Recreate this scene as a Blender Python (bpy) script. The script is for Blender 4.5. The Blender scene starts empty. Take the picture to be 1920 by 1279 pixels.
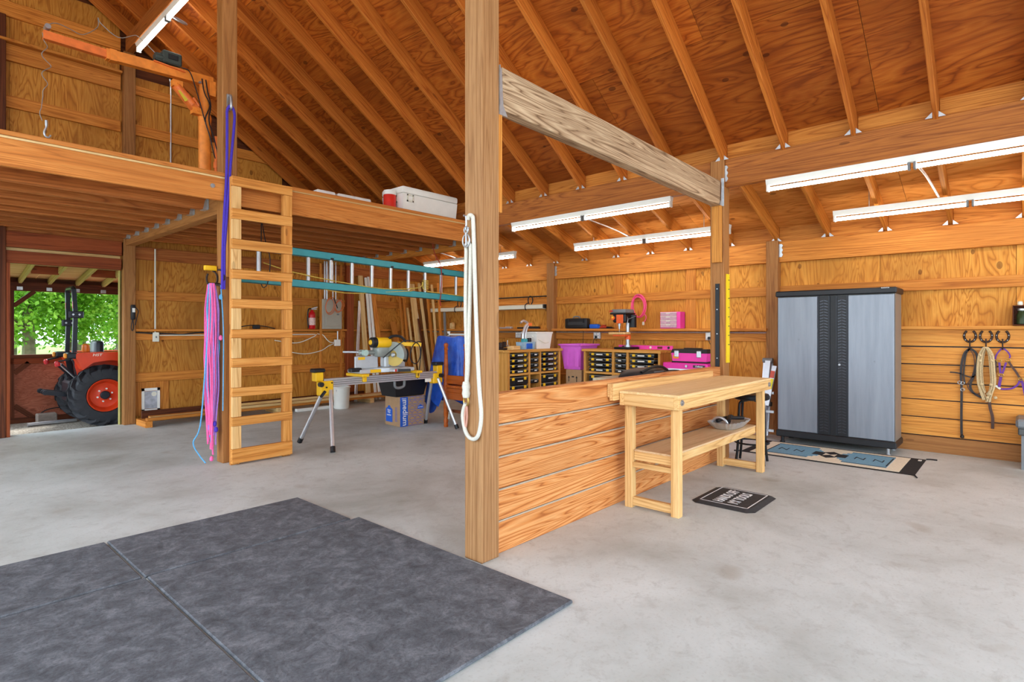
import bpy, bmesh, math, random
from mathutils import Vector, Matrix
random.seed(7)
S = bpy.context.scene
COL = S.collection
# ------------------------------------------------------------------ camera, world, sun, exposure
cam = bpy.data.cameras.new('camera'); cam.sensor_width = 36.0; cam.lens = 20.006
cam.shift_y = -20.5/1920; cam.clip_start = 0.05; cam.clip_end = 300
camo = bpy.data.objects.new('camera', cam); COL.objects.link(camo)
camo.location = (0, 0, 1.38); camo.rotation_euler = (math.pi/2, 0, math.radians(-48.02))
S.camera = camo
S.view_settings.view_transform = 'Standard'; S.view_settings.look = 'None'
S.view_settings.gamma = 1.0; S.view_settings.use_curve_mapping = False
S.view_settings.exposure = 0.02
SKY = 5.0; SUN = 5.0; TUBE = 19.0
w = bpy.data.worlds.new('overcast_sky'); S.world = w; w.use_nodes = True
bg = w.node_tree.nodes['Background']; bg.inputs[0].default_value = (0.74, 0.88, 1.0, 1); bg.inputs[1].default_value = SKY
sl = bpy.data.lights.new('sun', 'SUN'); sl.energy = SUN; sl.angle = math.radians(12); sl.color = (1, .97, .9)
so = bpy.data.objects.new('sun', sl); COL.objects.link(so)
so.rotation_euler = (math.radians(-32), math.radians(14), 0)
# ------------------------------------------------------------------ materials
def lin(c): return tuple(((x/255)/12.92 if x/255 <= .04045 else ((x/255+.055)/1.055)**2.4) for x in c)
def rich(c): return tuple(x**1.24 for x in lin(c))
MC = {}
class NT:
    def __init__(s, name):
        s.m = bpy.data.materials.new(name); s.m.use_nodes = True; s.t = s.m.node_tree; s.n = s.t.nodes
        s.b = s.n['Principled BSDF']
    def add(s, typ, **kw):
        n = s.n.new(typ)
        for k, v in kw.items(): setattr(n, k, v)
        return n
    def link(s, a, b): s.t.links.new(a, b)
    def math(s, op, a, b=None, clamp=False):
        n = s.add('ShaderNodeMath', operation=op, use_clamp=clamp)
        for i, v in enumerate((a, b)):
            if v is None: continue
            if isinstance(v, (int, float)): n.inputs[i].default_value = v
            else: s.link(v, n.inputs[i])
        return n.outputs[0]
    def coords(s, scale, rnd=True, kind='Object'):
        tc = s.add('ShaderNodeTexCoord'); src = tc.outputs[kind]
        if rnd:
            oi = s.add('ShaderNodeObjectInfo'); va = s.add('ShaderNodeVectorMath', operation='ADD')
            sc = s.add('ShaderNodeVectorMath', operation='SCALE'); cx = s.add('ShaderNodeCombineXYZ')
            for i in range(3): s.link(oi.outputs['Random'], cx.inputs[i])
            s.link(cx.outputs[0], sc.inputs[0]); sc.inputs['Scale'].default_value = 37.3
            s.link(src, va.inputs[0]); s.link(sc.outputs[0], va.inputs[1]); src = va.outputs[0]
        mp = s.add('ShaderNodeMapping'); s.link(src, mp.inputs['Vector']); mp.inputs['Scale'].default_value = scale
        return mp.outputs[0]
    def noise(s, vec, scale=1, detail=3, rough=.5, dist=0):
        n = s.add('ShaderNodeTexNoise'); s.link(vec, n.inputs['Vector'])
        n.inputs['Scale'].default_value = scale; n.inputs['Detail'].default_value = detail
        n.inputs['Roughness'].default_value = rough; n.inputs['Distortion'].default_value = dist
        return n.outputs['Fac']
    def ramp(s, fac, stops):
        r = s.add('ShaderNodeValToRGB'); e = r.color_ramp.elements
        while len(e) < len(stops): e.new(.5)
        for i, (p, c) in enumerate(stops): e[i].position = p; e[i].color = (*c, 1)
        s.link(fac, r.inputs[0]); return r.outputs[0]
    def mix(s, fac, a, b, mode='MIX'):
        n = s.add('ShaderNodeMixRGB', blend_type=mode)
        for i, v in enumerate((fac, a, b)):
            if isinstance(v, (int, float)): n.inputs[i].default_value = v
            elif isinstance(v, tuple): n.inputs[i].default_value = (*v, 1)
            else: s.link(v, n.inputs[i])
        return n.outputs[0]
    def bump(s, h, strength=.2, dist=.01):
        n = s.add('ShaderNodeBump'); s.link(h, n.inputs['Height']); n.inputs['Strength'].default_value = strength
        n.inputs['Distance'].default_value = dist; s.link(n.outputs[0], s.b.inputs['Normal'])
    def done(s, col, rough=.6, metal=0, spec=.3):
        if isinstance(col, tuple): s.b.inputs['Base Color'].default_value = (*col, 1)
        else: s.link(col, s.b.inputs['Base Color'])
        s.b.inputs['Roughness'].default_value = rough; s.b.inputs['Metallic'].default_value = metal
        s.b.inputs['Specular IOR Level'].default_value = spec
        return s.m
def pm(name, col, rough=.5, metal=0, var=.10, scale=9, spec=.4, trans=0, emit=0):
    if name in MC: return MC[name]
    t = NT(name); c = lin(col); v = t.coords((scale,)*3)
    n = t.noise(v, 1, 3)
    o = t.ramp(n, [(.3, tuple(x*(1-var) for x in c)), (.7, tuple(min(1, x*(1+var)) for x in c))])
    m = t.done(o, rough, metal, spec)
    if trans: t.b.inputs['Transmission Weight'].default_value = trans; t.b.inputs['IOR'].default_value = 1.25
    if emit: t.link(o, t.b.inputs['Emission Color']); t.b.inputs['Emission Strength'].default_value = emit
    MC[name] = m; return m
def wood(name, light, mid, dark, rings=20, gs=(.24, 7, 7), knots=.5, rough=.6, vary=.14, contrast=.6, fine=.22):
    """sawn timber, grain along the board's own length (local X)"""
    if name in MC: return MC[name]
    t = NT(name); L, M, D = rich(light), rich(mid), rich(dark)
    v = t.coords(gs); n = t.noise(v, 1, 2, .5, .5)
    fr = t.math('FRACT', t.math('MULTIPLY', n, rings))
    c = t.ramp(fr, [(0, D), (.10, M), (.45, L), (.85, M), (1, D)])
    c = t.mix(contrast, M, c)
    vf = t.coords((6, 150, 150)); nf = t.noise(vf, 1, 2, .6)
    c = t.mix(t.math('MULTIPLY', t.math('SUBTRACT', nf, .42, True), fine*6, True), c, D)
    vb = t.coords((.5, 2.5, 2.5)); nb = t.noise(vb, 1, 2)
    c = t.mix(t.math('MULTIPLY', t.math('SUBTRACT', nb, .5, True), 2.2, True), c, tuple(x*.72 for x in M))
    if knots:
        vk = t.coords((1.5, 5.5, 5.5)); vo = t.add('ShaderNodeTexVoronoi'); t.link(vk, vo.inputs['Vector']); vo.inputs['Scale'].default_value = 1
        k = t.math('LESS_THAN', vo.outputs['Distance'], .085)
        kk = t.math('MULTIPLY', k, t.math('GREATER_THAN', t.noise(vk, .8, 0), .5))
        c = t.mix(t.math('MULTIPLY', kk, knots), c, tuple(x*.4 for x in D))
    oi = t.add('ShaderNodeObjectInfo'); hs = t.add('ShaderNodeHueSaturation')
    t.link(t.math('ADD', t.math('MULTIPLY', oi.outputs['Random'], 2*vary), 1-vary), hs.inputs['Value'])
    t.link(c, hs.inputs['Color'])
    t.bump(nf, .12, .004)
    MC[name] = t.done(hs.outputs[0], rough, 0, .25); return MC[name]
def ply(name, light, mid, dark, rings=10, sc=1.0, plugs=.6, vary=.18, contrast=.75):
    """rotary cut plywood, swirling figure, grain along local X"""
    if name in MC: return MC[name]
    t = NT(name); L, M, D = rich(light), rich(mid), rich(dark)
    v = t.coords((.8*sc, 4.2*sc, 4.2*sc)); n = t.noise(v, 1, 3, .55, .9)
    fr = t.math('FRACT', t.math('MULTIPLY', n, rings))
    c = t.ramp(fr, [(0, D), (.16, M), (.5, L), (.86, M), (1, D)])
    c = t.mix(contrast, M, c)
    vb = t.coords((.8, 1.1, 1.1)); nb = t.noise(vb, 1, 3)
    c = t.mix(t.math('MULTIPLY', t.math('SUBTRACT', nb, .47, True), 3, True), c, tuple(x*.62 for x in M))
    vf = t.coords((5, 90, 90)); nf = t.noise(vf, 1, 2)
    c = t.mix(t.math('MULTIPLY', t.math('SUBTRACT', nf, .45, True), 1.2, True), c, D)
    vk = t.coords((2.6, 4.2, 4.2)); vo = t.add('ShaderNodeTexVoronoi'); t.link(vk, vo.inputs['Vector']); vo.inputs['Scale'].default_value = 1
    k = t.math('MULTIPLY', t.math('LESS_THAN', vo.outputs['Distance'], .11), t.math('GREATER_THAN', t.noise(vk, .7, 0), .46))
    c = t.mix(t.math('MULTIPLY', k, plugs), c, tuple(x*.35 for x in D))
    oi = t.add('ShaderNodeObjectInfo'); hs = t.add('ShaderNodeHueSaturation')
    t.link(t.math('ADD', t.math('MULTIPLY', oi.outputs['Random'], 2*vary), 1-vary), hs.inputs['Value'])
    t.link(c, hs.inputs['Color'])
    MC[name] = t.done(hs.outputs[0], .62, 0, .25); return MC[name]
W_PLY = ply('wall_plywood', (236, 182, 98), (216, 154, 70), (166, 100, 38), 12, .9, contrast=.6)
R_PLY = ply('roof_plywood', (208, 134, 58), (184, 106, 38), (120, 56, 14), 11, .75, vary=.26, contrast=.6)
L_PLY = ply('lit_eave_plywood', (232, 176, 106), (214, 150, 80), (164, 102, 46), 9, .75, vary=.12, contrast=.5)  # golden lamplight on the lower slope put into a lighter plywood colour
W_RAFT = wood('rafter_fir', (226, 154, 78), (206, 128, 56), (154, 82, 30), 16)
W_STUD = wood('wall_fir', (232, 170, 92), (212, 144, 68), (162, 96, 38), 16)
W_POST = wood('post_fir', (200, 152, 100), (180, 130, 80), (130, 86, 48), 14, (.2, 5, 5), .35, contrast=.45)
W_NPOST = wood('rough_post_fir', (204, 164, 122), (182, 140, 98), (138, 96, 62), 16, (.2, 6, 6), .35, contrast=.45, vary=.03)
W_BEAM = wood('beam_fir', (214, 146, 76), (188, 124, 68), (138, 82, 40), 16)
W_GREY = wood('weathered_beam', (220, 196, 166), (190, 162, 132), (132, 104, 80), 22, (.3, 8, 8), .3, contrast=1, vary=.02)
W_HALF = wood('partition_fir', (238, 184, 128), (222, 154, 92), (176, 108, 58), 24, (.32, 7, 7), .5, contrast=1, vary=.07)
W_BENCH = wood('bench_pine', (248, 218, 166), (236, 196, 138), (196, 146, 92), 14, (.25, 6, 6), .3, contrast=.6, vary=.05)
W_TOP = wood('lit_worktop', (252, 230, 188), (244, 214, 164), (214, 172, 118), 8, (.25, 5, 5), .1, contrast=.4, vary=.03)  # paler than the bench pine: lamplight on the upward face put into colour
W_LOFT = wood('loft_fir', (236, 174, 104), (220, 148, 78), (172, 108, 54), 16, vary=.07)
W_JOIST = wood('joist_fir', (216, 150, 90), (194, 124, 68), (138, 80, 42), 14, vary=.2)
W_PLANK = wood('tack_wall_cedar', (240, 184, 104), (224, 158, 80), (176, 116, 60), 16, vary=.09)
W_LADD = wood('ladder_pine', (240, 188, 118), (226, 164, 90), (182, 116, 54), 8, vary=.05)
W_SHELF = wood('bin_pine', (236, 190, 118), (218, 164, 90), (170, 112, 52), 7, knots=.2, vary=.06)
W_PALE = wood('pale_spruce', (246, 224, 180), (232, 200, 144), (196, 148, 92), 6, vary=.10, contrast=.5)
W_TREAT = wood('treated_pine', (214, 204, 140), (190, 178, 112), (146, 130, 76), 6, vary=.05)
W_DARK = wood('dark_fir', (142, 86, 52), (112, 64, 36), (70, 36, 18), 8)
W_RED = wood('reddish_fir', (190, 112, 66), (164, 90, 50), (112, 54, 26), 7)
W_MAPLE = wood('orange_maple', (206, 124, 58), (184, 102, 42), (140, 70, 24), 5, knots=0, rough=.3, contrast=.5)
def concrete():
    t = NT('concrete'); v = t.coords((1, 1, 1), False)
    a = t.noise(v, .9, 6, .6, .3); b = t.noise(v, 9, 6, .7, .6); d = t.noise(v, 60, 3)
    c = t.ramp(a, [(.30, lin((166, 168, 162))), (.50, lin((195, 199, 196))), (.72, lin((212, 216, 214)))])
    c = t.mix(t.math('MULTIPLY', t.math('SUBTRACT', b, .52, True), 2.2, True), c, lin((150, 148, 142)))
    c = t.mix(t.math('MULTIPLY', t.math('SUBTRACT', d, .55, True), 1.5, True), c, lin((150, 146, 138)))
    s = t.noise(v, 2.6, 2, .4); c = t.mix(t.math('MULTIPLY', t.math('SUBTRACT', s, .68, True), 4, True), c, lin((140, 126, 104)))
    t.bump(d, .08, .003)
    return t.done(c, .55, 0, .35)
M_CONC = concrete()
def rubber():
    t = NT('rubber_mat'); v = t.coords((1, 1, 1))
    a = t.noise(v, 9, 9, .8, .5); b = t.noise(v, 70, 5, .75); s = t.noise(t.coords((5, 14, 5)), 3, 6, .75, 1.2)
    c = t.ramp(a, [(.30, lin((62, 64, 68))), (.5, lin((96, 99, 105))), (.7, lin((134, 137, 143)))])
    c = t.mix(t.math('MULTIPLY', t.math('SUBTRACT', b, .5, True), 3, True), c, lin((54, 54, 58)))
    c = t.mix(t.math('MULTIPLY', t.math('SUBTRACT', s, .64, True), 5, True), c, lin((168, 166, 164)))
    t.bump(b, .3, .004)
    return t.done(c, .75, 0, .3)
M_RUB = rubber()
def gravel():
    t = NT('gravel_ground'); v = t.coords((1, 1, 1), False)
    vo = t.add('ShaderNodeTexVoronoi'); t.link(v, vo.inputs['Vector']); vo.inputs['Scale'].default_value = 38
    c = t.ramp(t.noise(v, 45, 3), [(.3, lin((110, 100, 88))), (.7, lin((196, 188, 174)))])
    t.bump(vo.outputs['Distance'], .6, .02); return t.done(c, .9)
M_GRAV = gravel()
M_TUBE = NT('lit_tube'); _e = M_TUBE; _e.b.inputs['Emission Color'].default_value = (1, .95, .86, 1); _e.b.inputs['Emission Strength'].default_value = TUBE; M_TUBE = _e.done((.9, .9, .9), .4)
M_WHITE = pm('white_enamel', (236, 236, 230), .4, 0, .02)
M_ZINC = pm('galvanised_steel', (196, 200, 204), .4, .7, .12, 30)
M_ALU = pm('aluminium', (206, 208, 212), .35, .75, .06, 20)
M_BLACK = pm('black_plastic', (30, 30, 33), .45, 0, .15)
M_STEELB = pm('black_steel', (24, 25, 29), .4, .3, .15)
M_YEL = pm('yellow_plastic', (244, 190, 22), .45, 0, .05)
M_GREYP = pm('grey_plastic', (120, 122, 124), .5)
M_BOLT = pm('bolt_steel', (180, 182, 186), .35, .8)
M_WHITEP = pm('white_plastic', (238, 236, 228), .45, 0, .03)
M_CREAM = pm('cream_plastic', (230, 226, 208), .5, 0, .03)
# ------------------------------------------------------------------ geometry helpers
def tag(o, label=None, cat=None, group=None, kind=None):
    for k, v in (('label', label), ('category', cat), ('group', group), ('kind', kind)):
        if v: o[k] = v
    return o
def empty(name, loc=(0, 0, 0), label=None, cat=None, group=None, kind=None, rz=0, parent=None):
    o = bpy.data.objects.new(name, None); COL.objects.link(o); o.location = loc; o.rotation_euler = (0, 0, rz)
    o.empty_display_size = .05
    if parent: o.parent = parent
    return tag(o, label, cat, group, kind)
def wpos(o):
    M = Matrix.Identity(4)
    while o: M = o.matrix_basis @ M; o = o.parent
    return M
def frame(p0, p1, roll=(0, 0, 1)):
    p0, p1 = Vector(p0), Vector(p1); x = (p1-p0).normalized(); z = Vector(roll)
    if abs(x.dot(z)) > .98: z = Vector((0, 1, 0)) if abs(x.y) < .9 else Vector((1, 0, 0))
    y = z.cross(x).normalized(); z = x.cross(y)
    return Matrix((( x.x, y.x, z.x, 0), (x.y, y.y, z.y, 0), (x.z, y.z, z.z, 0), (0, 0, 0, 1)))
class MB:
    def __init__(s): s.v = []; s.f = []; s.mi = []; s.sm = []; s.M = Matrix.Identity(4)
    def _add(s, vs, fs, mi=0, sm=False):
        b = len(s.v); s.v += [tuple(s.M @ Vector(p)) for p in vs]; s.f += [tuple(b+i for i in f) for f in fs]
        s.mi += [mi]*len(fs); s.sm += [sm]*len(fs); return s
    def box(s, lo, hi, mi=0):
        x0, y0, z0 = lo; x1, y1, z1 = hi
        return s._add([(x0,y0,z0),(x1,y0,z0),(x1,y1,z0),(x0,y1,z0),(x0,y0,z1),(x1,y0,z1),(x1,y1,z1),(x0,y1,z1)],
                      [(3,2,1,0),(4,5,6,7),(0,1,5,4),(1,2,6,5),(2,3,7,6),(3,0,4,7)], mi)
    def cbox(s, c, d, mi=0): return s.box([c[i]-d[i]/2 for i in range(3)], [c[i]+d[i]/2 for i in range(3)], mi)
    def rbox(s, lo, hi, r=.01, mi=0, seg=1):
        bm = bmesh.new(); bmesh.ops.create_cube(bm, size=1)
        d = [hi[i]-lo[i] for i in range(3)]; c = [(hi[i]+lo[i])/2 for i in range(3)]
        for v in bm.verts: v.co = Vector([v.co[i]*d[i]+c[i] for i in range(3)])
        bmesh.ops.bevel(bm, geom=bm.edges[:], offset=min(r, min(d)*.45), segments=seg, affect='EDGES', profile=.5)
        s.bm(bm, mi, seg > 1); return s
    def bm(s, bm, mi=0, sm=False):
        bm.verts.ensure_lookup_table(); bm.verts.index_update()
        s._add([tuple(v.co) for v in bm.verts], [tuple(v.index for v in f.verts) for f in bm.faces], mi, sm); bm.free(); return s
    def bar(s, p0, p1, w, h, mi=0, roll=(0, 0, 1)):
        F = frame(p0, p1, roll); L = (Vector(p1)-Vector(p0)).length; old = s.M
        s.M = old @ Matrix.Translation(Vector(p0)) @ F; s.box((0, -w/2, -h/2), (L, w/2, h/2), mi); s.M = old; return s
    def tube(s, pts, r, n=8, mi=0, closed=False, caps=True):
        pts = [Vector(p) for p in pts]; N = len(pts); rr = r if isinstance(r, (list, tuple)) else [r]*N
        vs = []; fs = []; up = None
        for i, p in enumerate(pts):
            if closed: t = pts[(i+1) % N]-pts[i-1]
            else: t = pts[min(i+1, N-1)]-pts[max(i-1, 0)]
            t = t.normalized() if t.length > 1e-9 else Vector((0, 0, 1))
            if up is None: up = Vector((0, 0, 1)) if abs(t.z) < .9 else Vector((1, 0, 0))
            a = up-t*up.dot(t)
            if a.length < 1e-6: a = t.orthogonal()
            a.normalize(); up = a; b = t.cross(a)
            for k in range(n):
                q = 2*math.pi*k/n; vs.append(tuple(p+a*math.cos(q)*rr[i]+b*math.sin(q)*rr[i]))
        for i in range(N if closed else N-1):
            j = (i+1) % N
            for k in range(n): k2 = (k+1) % n; fs.append((i*n+k, i*n+k2, j*n+k2, j*n+k))
        s._add(vs, fs, mi, True)
        if caps and not closed:
            s._add(vs[:n], [tuple(range(n-1, -1, -1))], mi); s._add(vs[-n:], [tuple(range(n))], mi)
        return s
    def cyl(s, p0, p1, r0, r1=None, n=16, mi=0): return s.tube([p0, p1], [r0, r0 if r1 is None else r1], n, mi)
    def lathe(s, prof, n=24, mi=0, c=(0, 0, 0), axis=(0, 0, 1), sm=True, caps=True):
        """prof: (radius, along axis)"""
        old = s.M; a = Vector(axis).normalized(); q = Vector((0, 0, 1)).rotation_difference(a).to_matrix().to_4x4()
        s.M = old @ Matrix.Translation(Vector(c)) @ q; vs = []; fs = []
        for r, z in prof:
            for k in range(n): t = 2*math.pi*k/n; vs.append((max(r, 1e-4)*math.cos(t), max(r, 1e-4)*math.sin(t), z))
        for i in range(len(prof)-1):
            for k in range(n): k2 = (k+1) % n; fs.append((i*n+k, i*n+k2, (i+1)*n+k2, (i+1)*n+k))
        s._add(vs, fs, mi, sm)
        if caps: s._add(vs[:n], [tuple(range(n-1, -1, -1))], mi); s._add(vs[-n:], [tuple(range(n))], mi)
        s.M = old; return s
    def prism(s, out, t, mi=0, M=None, sm=False):
        """2D outline (ccw) in local XY extruded from z=0 to z=t, placed by M"""
        old = s.M
        if M is not None: s.M = old @ M
        n = len(out); vs = [(x, y, 0) for x, y in out]+[(x, y, t) for x, y in out]
        s._add(vs, [tuple(range(n-1, -1, -1)), tuple(range(n, 2*n))], mi)
        s._add(vs, [(i, (i+1) % n, n+(i+1) % n, n+i) for i in range(n)], mi, sm); s.M = old; return s
    def taper(s, z0, a0, z1, a1, mi=0, c=(0, 0)):
        """box whose bottom half-size a0 (x,y) and top a1 differ"""
        cx, cy = c; vs = []
        for z, (ax, ay) in ((z0, a0), (z1, a1)): vs += [(cx-ax, cy-ay, z), (cx+ax, cy-ay, z), (cx+ax, cy+ay, z), (cx-ax, cy+ay, z)]
        return s._add(vs, [(3,2,1,0),(4,5,6,7),(0,1,5,4),(1,2,6,5),(2,3,7,6),(3,0,4,7)], mi)
    def build(s, name, mat, parent=None, loc=None, M=None, fix=True, local=False):
        me = bpy.data.meshes.new(name); me.from_pydata(s.v, [], s.f)
        for m in (mat if isinstance(mat, (list, tuple)) else [mat]): me.materials.append(m)
        me.polygons.foreach_set('material_index', s.mi); me.polygons.foreach_set('use_smooth', s.sm)
        if fix:
            bm = bmesh.new(); bm.from_mesh(me); bmesh.ops.remove_doubles(bm, verts=bm.verts, dist=1e-5)
            bmesh.ops.recalc_face_normals(bm, faces=bm.faces); bm.to_mesh(me); bm.free()
        if any(s.sm):
            try: me.set_sharp_from_angle(angle=math.radians(40))
            except Exception: pass
        o = bpy.data.objects.new(name, me); COL.objects.link(o)
        if M is not None: o.matrix_basis = M
        if loc is not None: o.location = loc
        if parent:
            o.parent = parent
            if not local: o.matrix_basis = wpos(parent).inverted() @ o.matrix_basis
        return o
BC = {}
def cube_mesh(L, w, h, mat, r):
    k = (round(L, 3), round(w, 3), round(h, 3), mat.name, r)
    if k not in BC:
        b = MB()
        if r: b.rbox((-L/2, -w/2, -h/2), (L/2, w/2, h/2), r)
        else: b.box((-L/2, -w/2, -h/2), (L/2, w/2, h/2))
        me = bpy.data.meshes.new('board'); me.from_pydata(b.v, [], b.f); me.materials.append(mat); BC[k] = me
    return BC[k]
def board(name, p0, p1, w, h, mat, parent=None, roll=(0, 0, 1), r=.003):
    """one piece of timber from p0 to p1 (centre line), w across, h along roll; grain runs along it"""
    p0, p1 = Vector(p0), Vector(p1); L = (p1-p0).length
    o = bpy.data.objects.new(name, cube_mesh(L, w, h, mat, r)); COL.objects.link(o)
    M = Matrix.Translation((p0+p1)/2) @ frame(p0, p1, roll)
    if parent: o.parent = parent; M = wpos(parent).inverted() @ M
    o.matrix_basis = M; return o
def bb(name, lo, hi, mat, parent=None, axis=None, r=.003):
    """axis aligned piece of timber given by its corners; grain along the longest side or axis"""
    d = [hi[i]-lo[i] for i in range(3)]; c = [(hi[i]+lo[i])/2 for i in range(3)]
    a = axis if axis is not None else d.index(max(d))
    p0 = list(c); p1 = list(c); p0[a] = lo[a]; p1[a] = hi[a]
    if a == 2: return board(name, p0, p1, d[0], d[1], mat, parent, (0, 1, 0), r)
    return board(name, p0, p1, d[1-a], d[2], mat, parent, (0, 0, 1), r)
def text(body, size, mat, parent, M, name='lettering', ext=.0008, shear=0, align='CENTER', xs=1):
    cu = bpy.data.curves.new('t', 'FONT'); cu.body = body; cu.size = size; cu.extrude = ext; cu.shear = shear
    cu.align_x = align; cu.align_y = 'CENTER'; cu.resolution_u = 3; cu.offset = size*.012
    to = bpy.data.objects.new('t', cu); COL.objects.link(to); bpy.context.view_layer.update()
    me = bpy.data.meshes.new_from_object(to); bpy.data.objects.remove(to); bpy.data.curves.remove(cu)
    me.materials.append(mat) if not me.materials else me.materials.__setitem__(0, mat)
    o = bpy.data.objects.new(name, me); COL.objects.link(o); o.parent = parent
    o.matrix_basis = wpos(parent).inverted() @ M @ Matrix.Diagonal((xs, 1, 1, 1)); return o
def basis(o, x, y):
    """matrix with local X, Y along world vectors x, y"""
    x = Vector(x).normalized(); y = Vector(y).normalized(); z = x.cross(y)
    return Matrix(((x.x, y.x, z.x, o[0]), (x.y, y.y, z.y, o[1]), (x.z, y.z, z.z, o[2]), (0, 0, 0, 1)))
def arc(c, r, a0, a1, n, ax=(1, 0, 0), ay=(0, 0, 1), ry=None):
    c = Vector(c); ax = Vector(ax); ay = Vector(ay); ry = ry or r
    return [tuple(c+ax*r*math.cos(a0+(a1-a0)*i/n)+ay*ry*math.sin(a0+(a1-a0)*i/n)) for i in range(n+1)]
def smooth(pts, k=4):
    """Catmull-Rom through pts"""
    P = [Vector(p) for p in pts]; P = [2*P[0]-P[1]]+P+[2*P[-1]-P[-2]]; out = []
    for i in range(1, len(P)-2):
        a, b, c, d = P[i-1:i+3]
        for j in range(k):
            t = j/k; out.append(.5*((2*b)+(c-a)*t+(2*a-5*b+4*c-d)*t*t+(3*b-a-3*c+d)*t**3))
    out.append(P[-2]); return out
def copy_tree(o, parent=None):
    c = o.copy(); COL.objects.link(c); c.parent = parent
    for ch in o.children: copy_tree(ch, c)
    return c
ORD = ['topmost', 'second', 'third', 'fourth', 'fifth', 'sixth', 'seventh', 'eighth', 'ninth', 'tenth']
# ================================================================== the barn shell
V0 = -3.9                                   # front of the barn, behind the photographer
floor = MB().box((-2.85, V0, -.15), (8.1, 9.86, 0)).build('floor', M_CONC); tag(floor, 'pale stained concrete slab floor of the barn', 'floor', kind='structure')
SL = .69; SL2 = .36
def zu(u): return 3.2+(6.0-u)*SL            # underside of the upper rafters
def zl(u): return 2.55+(7.97-u)*SL2         # underside of the lower rafters
ceil_ = tag(empty('ceiling', (0, 0, 0)), 'sloping plywood roof deck on exposed fir rafters', 'ceiling', kind='structure')
rd = .224
# plywood panels of the upper slope, each its own sheet
ang = math.atan(SL); ca, sa = math.cos(ang), math.sin(ang)
Ltot = (6.09-.6)/ca; row = 0; a = 0.0
while a < Ltot-.01:
    b_ = min(a+1.22, Ltot); v = V0-(1.22 if row % 2 else 0)
    while v < 9.9:
        v0, v1 = max(v, V0), min(v+2.44, 9.95)
        if v1-v0 > .05:
            c0 = 6.09-a*ca; c1 = 6.09-b_*ca; um = (c0+c1)/2; zz = zu(um)+rd+.007
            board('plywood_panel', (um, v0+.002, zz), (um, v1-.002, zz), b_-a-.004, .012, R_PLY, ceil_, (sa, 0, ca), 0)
        v += 2.44
    a = b_; row += 1
# lower slope sheets
ang2 = math.atan(SL2); ca2, sa2 = math.cos(ang2), math.sin(ang2)
row = 0; a = 0.0; Lt2 = (8.25-6.08)/ca2
while a < Lt2-.01:
    b_ = min(a+1.22, Lt2); v = V0-(1.22 if row % 2 else 0)
    while v < 9.9:
        v0, v1 = max(v, V0), min(v+2.44, 9.95)
        if v1-v0 > .05:
            um = 8.25-(a+b_)/2*ca2; zz = zl(um)+.2
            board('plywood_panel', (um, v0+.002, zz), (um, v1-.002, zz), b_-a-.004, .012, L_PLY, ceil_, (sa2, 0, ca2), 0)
        v += 2.44
    a = b_; row += 1
for k in range(-7, 17):
    v = .56+.61*k
    if v > 9.8 or v < -2: continue
    # upper rafter: from the ridge down past the mid beam
    n = Vector((sa, 0, ca)); d = .092
    p0 = Vector((.62, v, zu(.62)))+n*d; p1 = Vector((6.12, v, zu(6.12)))+n*d
    board('rafter', p0, p1, .04, .184, W_RAFT, ceil_, n)
    n2 = Vector((sa2, 0, ca2)); v2 = v+.045; d2 = .09
    p0 = Vector((6.1, v2, zl(6.1)))+n2*d2; p1 = Vector((8.2, v2, zl(8.2)))+n2*d2
    board('rafter', p0, p1, .04, .18, W_STUD, ceil_, n2)  # lighter fir paints the lamplight on the lower rafters
    # blocking between rafters over both bearing lines
    if v+.61 < 9.8:
        bb('blocking', (6.085, v+.022, 3.2), (6.125, v+.588, 3.42), W_STUD, ceil_)
        bb('blocking', (7.985, v+.067, 2.545), (8.02, v+.633, 2.755), W_STUD, ceil_)
    # hurricane ties
    for (u, z, vv) in ((5.995, 3.185, v), (7.915, 2.545, v2)):
        for s in (-1, 1):
            MB().prism([(0, 0), (.05, 0), (0, .05)] if s > 0 else [(0, 0), (0, .05), (-.05, 0)], .004, 0, basis((u, vv+s*.022, z+.002), (0, 1, 0), (0, 0, 1))).build('rafter_tie', M_ZINC, ceil_)
# the other slope of the roof, out of the picture
UL = -2.7
MB()._add([(.6, V0, zu(.6)+rd), (.6, 9.95, zu(.6)+rd), (UL-.4, 9.95, zu(.6)+rd-(.6-UL+.4)*SL), (UL-.4, V0, zu(.6)+rd-(.6-UL+.4)*SL)], [(0, 1, 2, 3)]).build('roof_slope', R_PLY, ceil_)
# ---- right wall
wr = tag(empty('wall_right'), 'plywood side wall with fir girts and cedar planks', 'wall', kind='structure')
v = 9.82
while v > V0:
    v1 = max(v-1.22, V0)
    bb('plywood_panel', (8.0, v1+.002, 0), (8.012, v-.002, 2.75), W_PLY, wr, 2, 0); v = v1
MB().box((8.02, V0, -.1), (8.06, 9.9, 2.9)).build('outer_cladding', W_DARK, wr)
PV = [9.69, 6.12, 2.40, -1.25]              # wall posts along v (near side)
for i in range(3):
    a, b_ = PV[i+1]+.15, PV[i]
    bb('top_plate', (7.93, a, 2.275), (8.0, b_, 2.545), W_STUD, wr)
    bb('girt', (7.962, a, 1.835), (8.0, b_, 1.96), W_STUD, wr)
    if i < 2:
        bb('girt', (7.962, a, 1.225), (8.0, b_, 1.33), W_STUD, wr)
        bb('wall_shelf', (7.83, a-.02, 1.365), (8.0, b_+.0, 1.403), W_STUD, wr)
        bb('girt', (7.962, a, .60), (8.0, b_, .73), W_STUD, wr)
        bb('sill_plate', (7.962, a, 0), (8.0, b_, .14), W_STUD, wr)
for (a, b_) in ((4.795, 4.945), (3.57, 3.725), (7.55, 7.7)):
    for z0, z1 in ((1.96, 2.275), (1.403, 1.835), (.73, 1.225)):
        bb('batten', (7.975, a, z0), (8.0, b_, z1), W_STUD, wr, 2)
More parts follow.
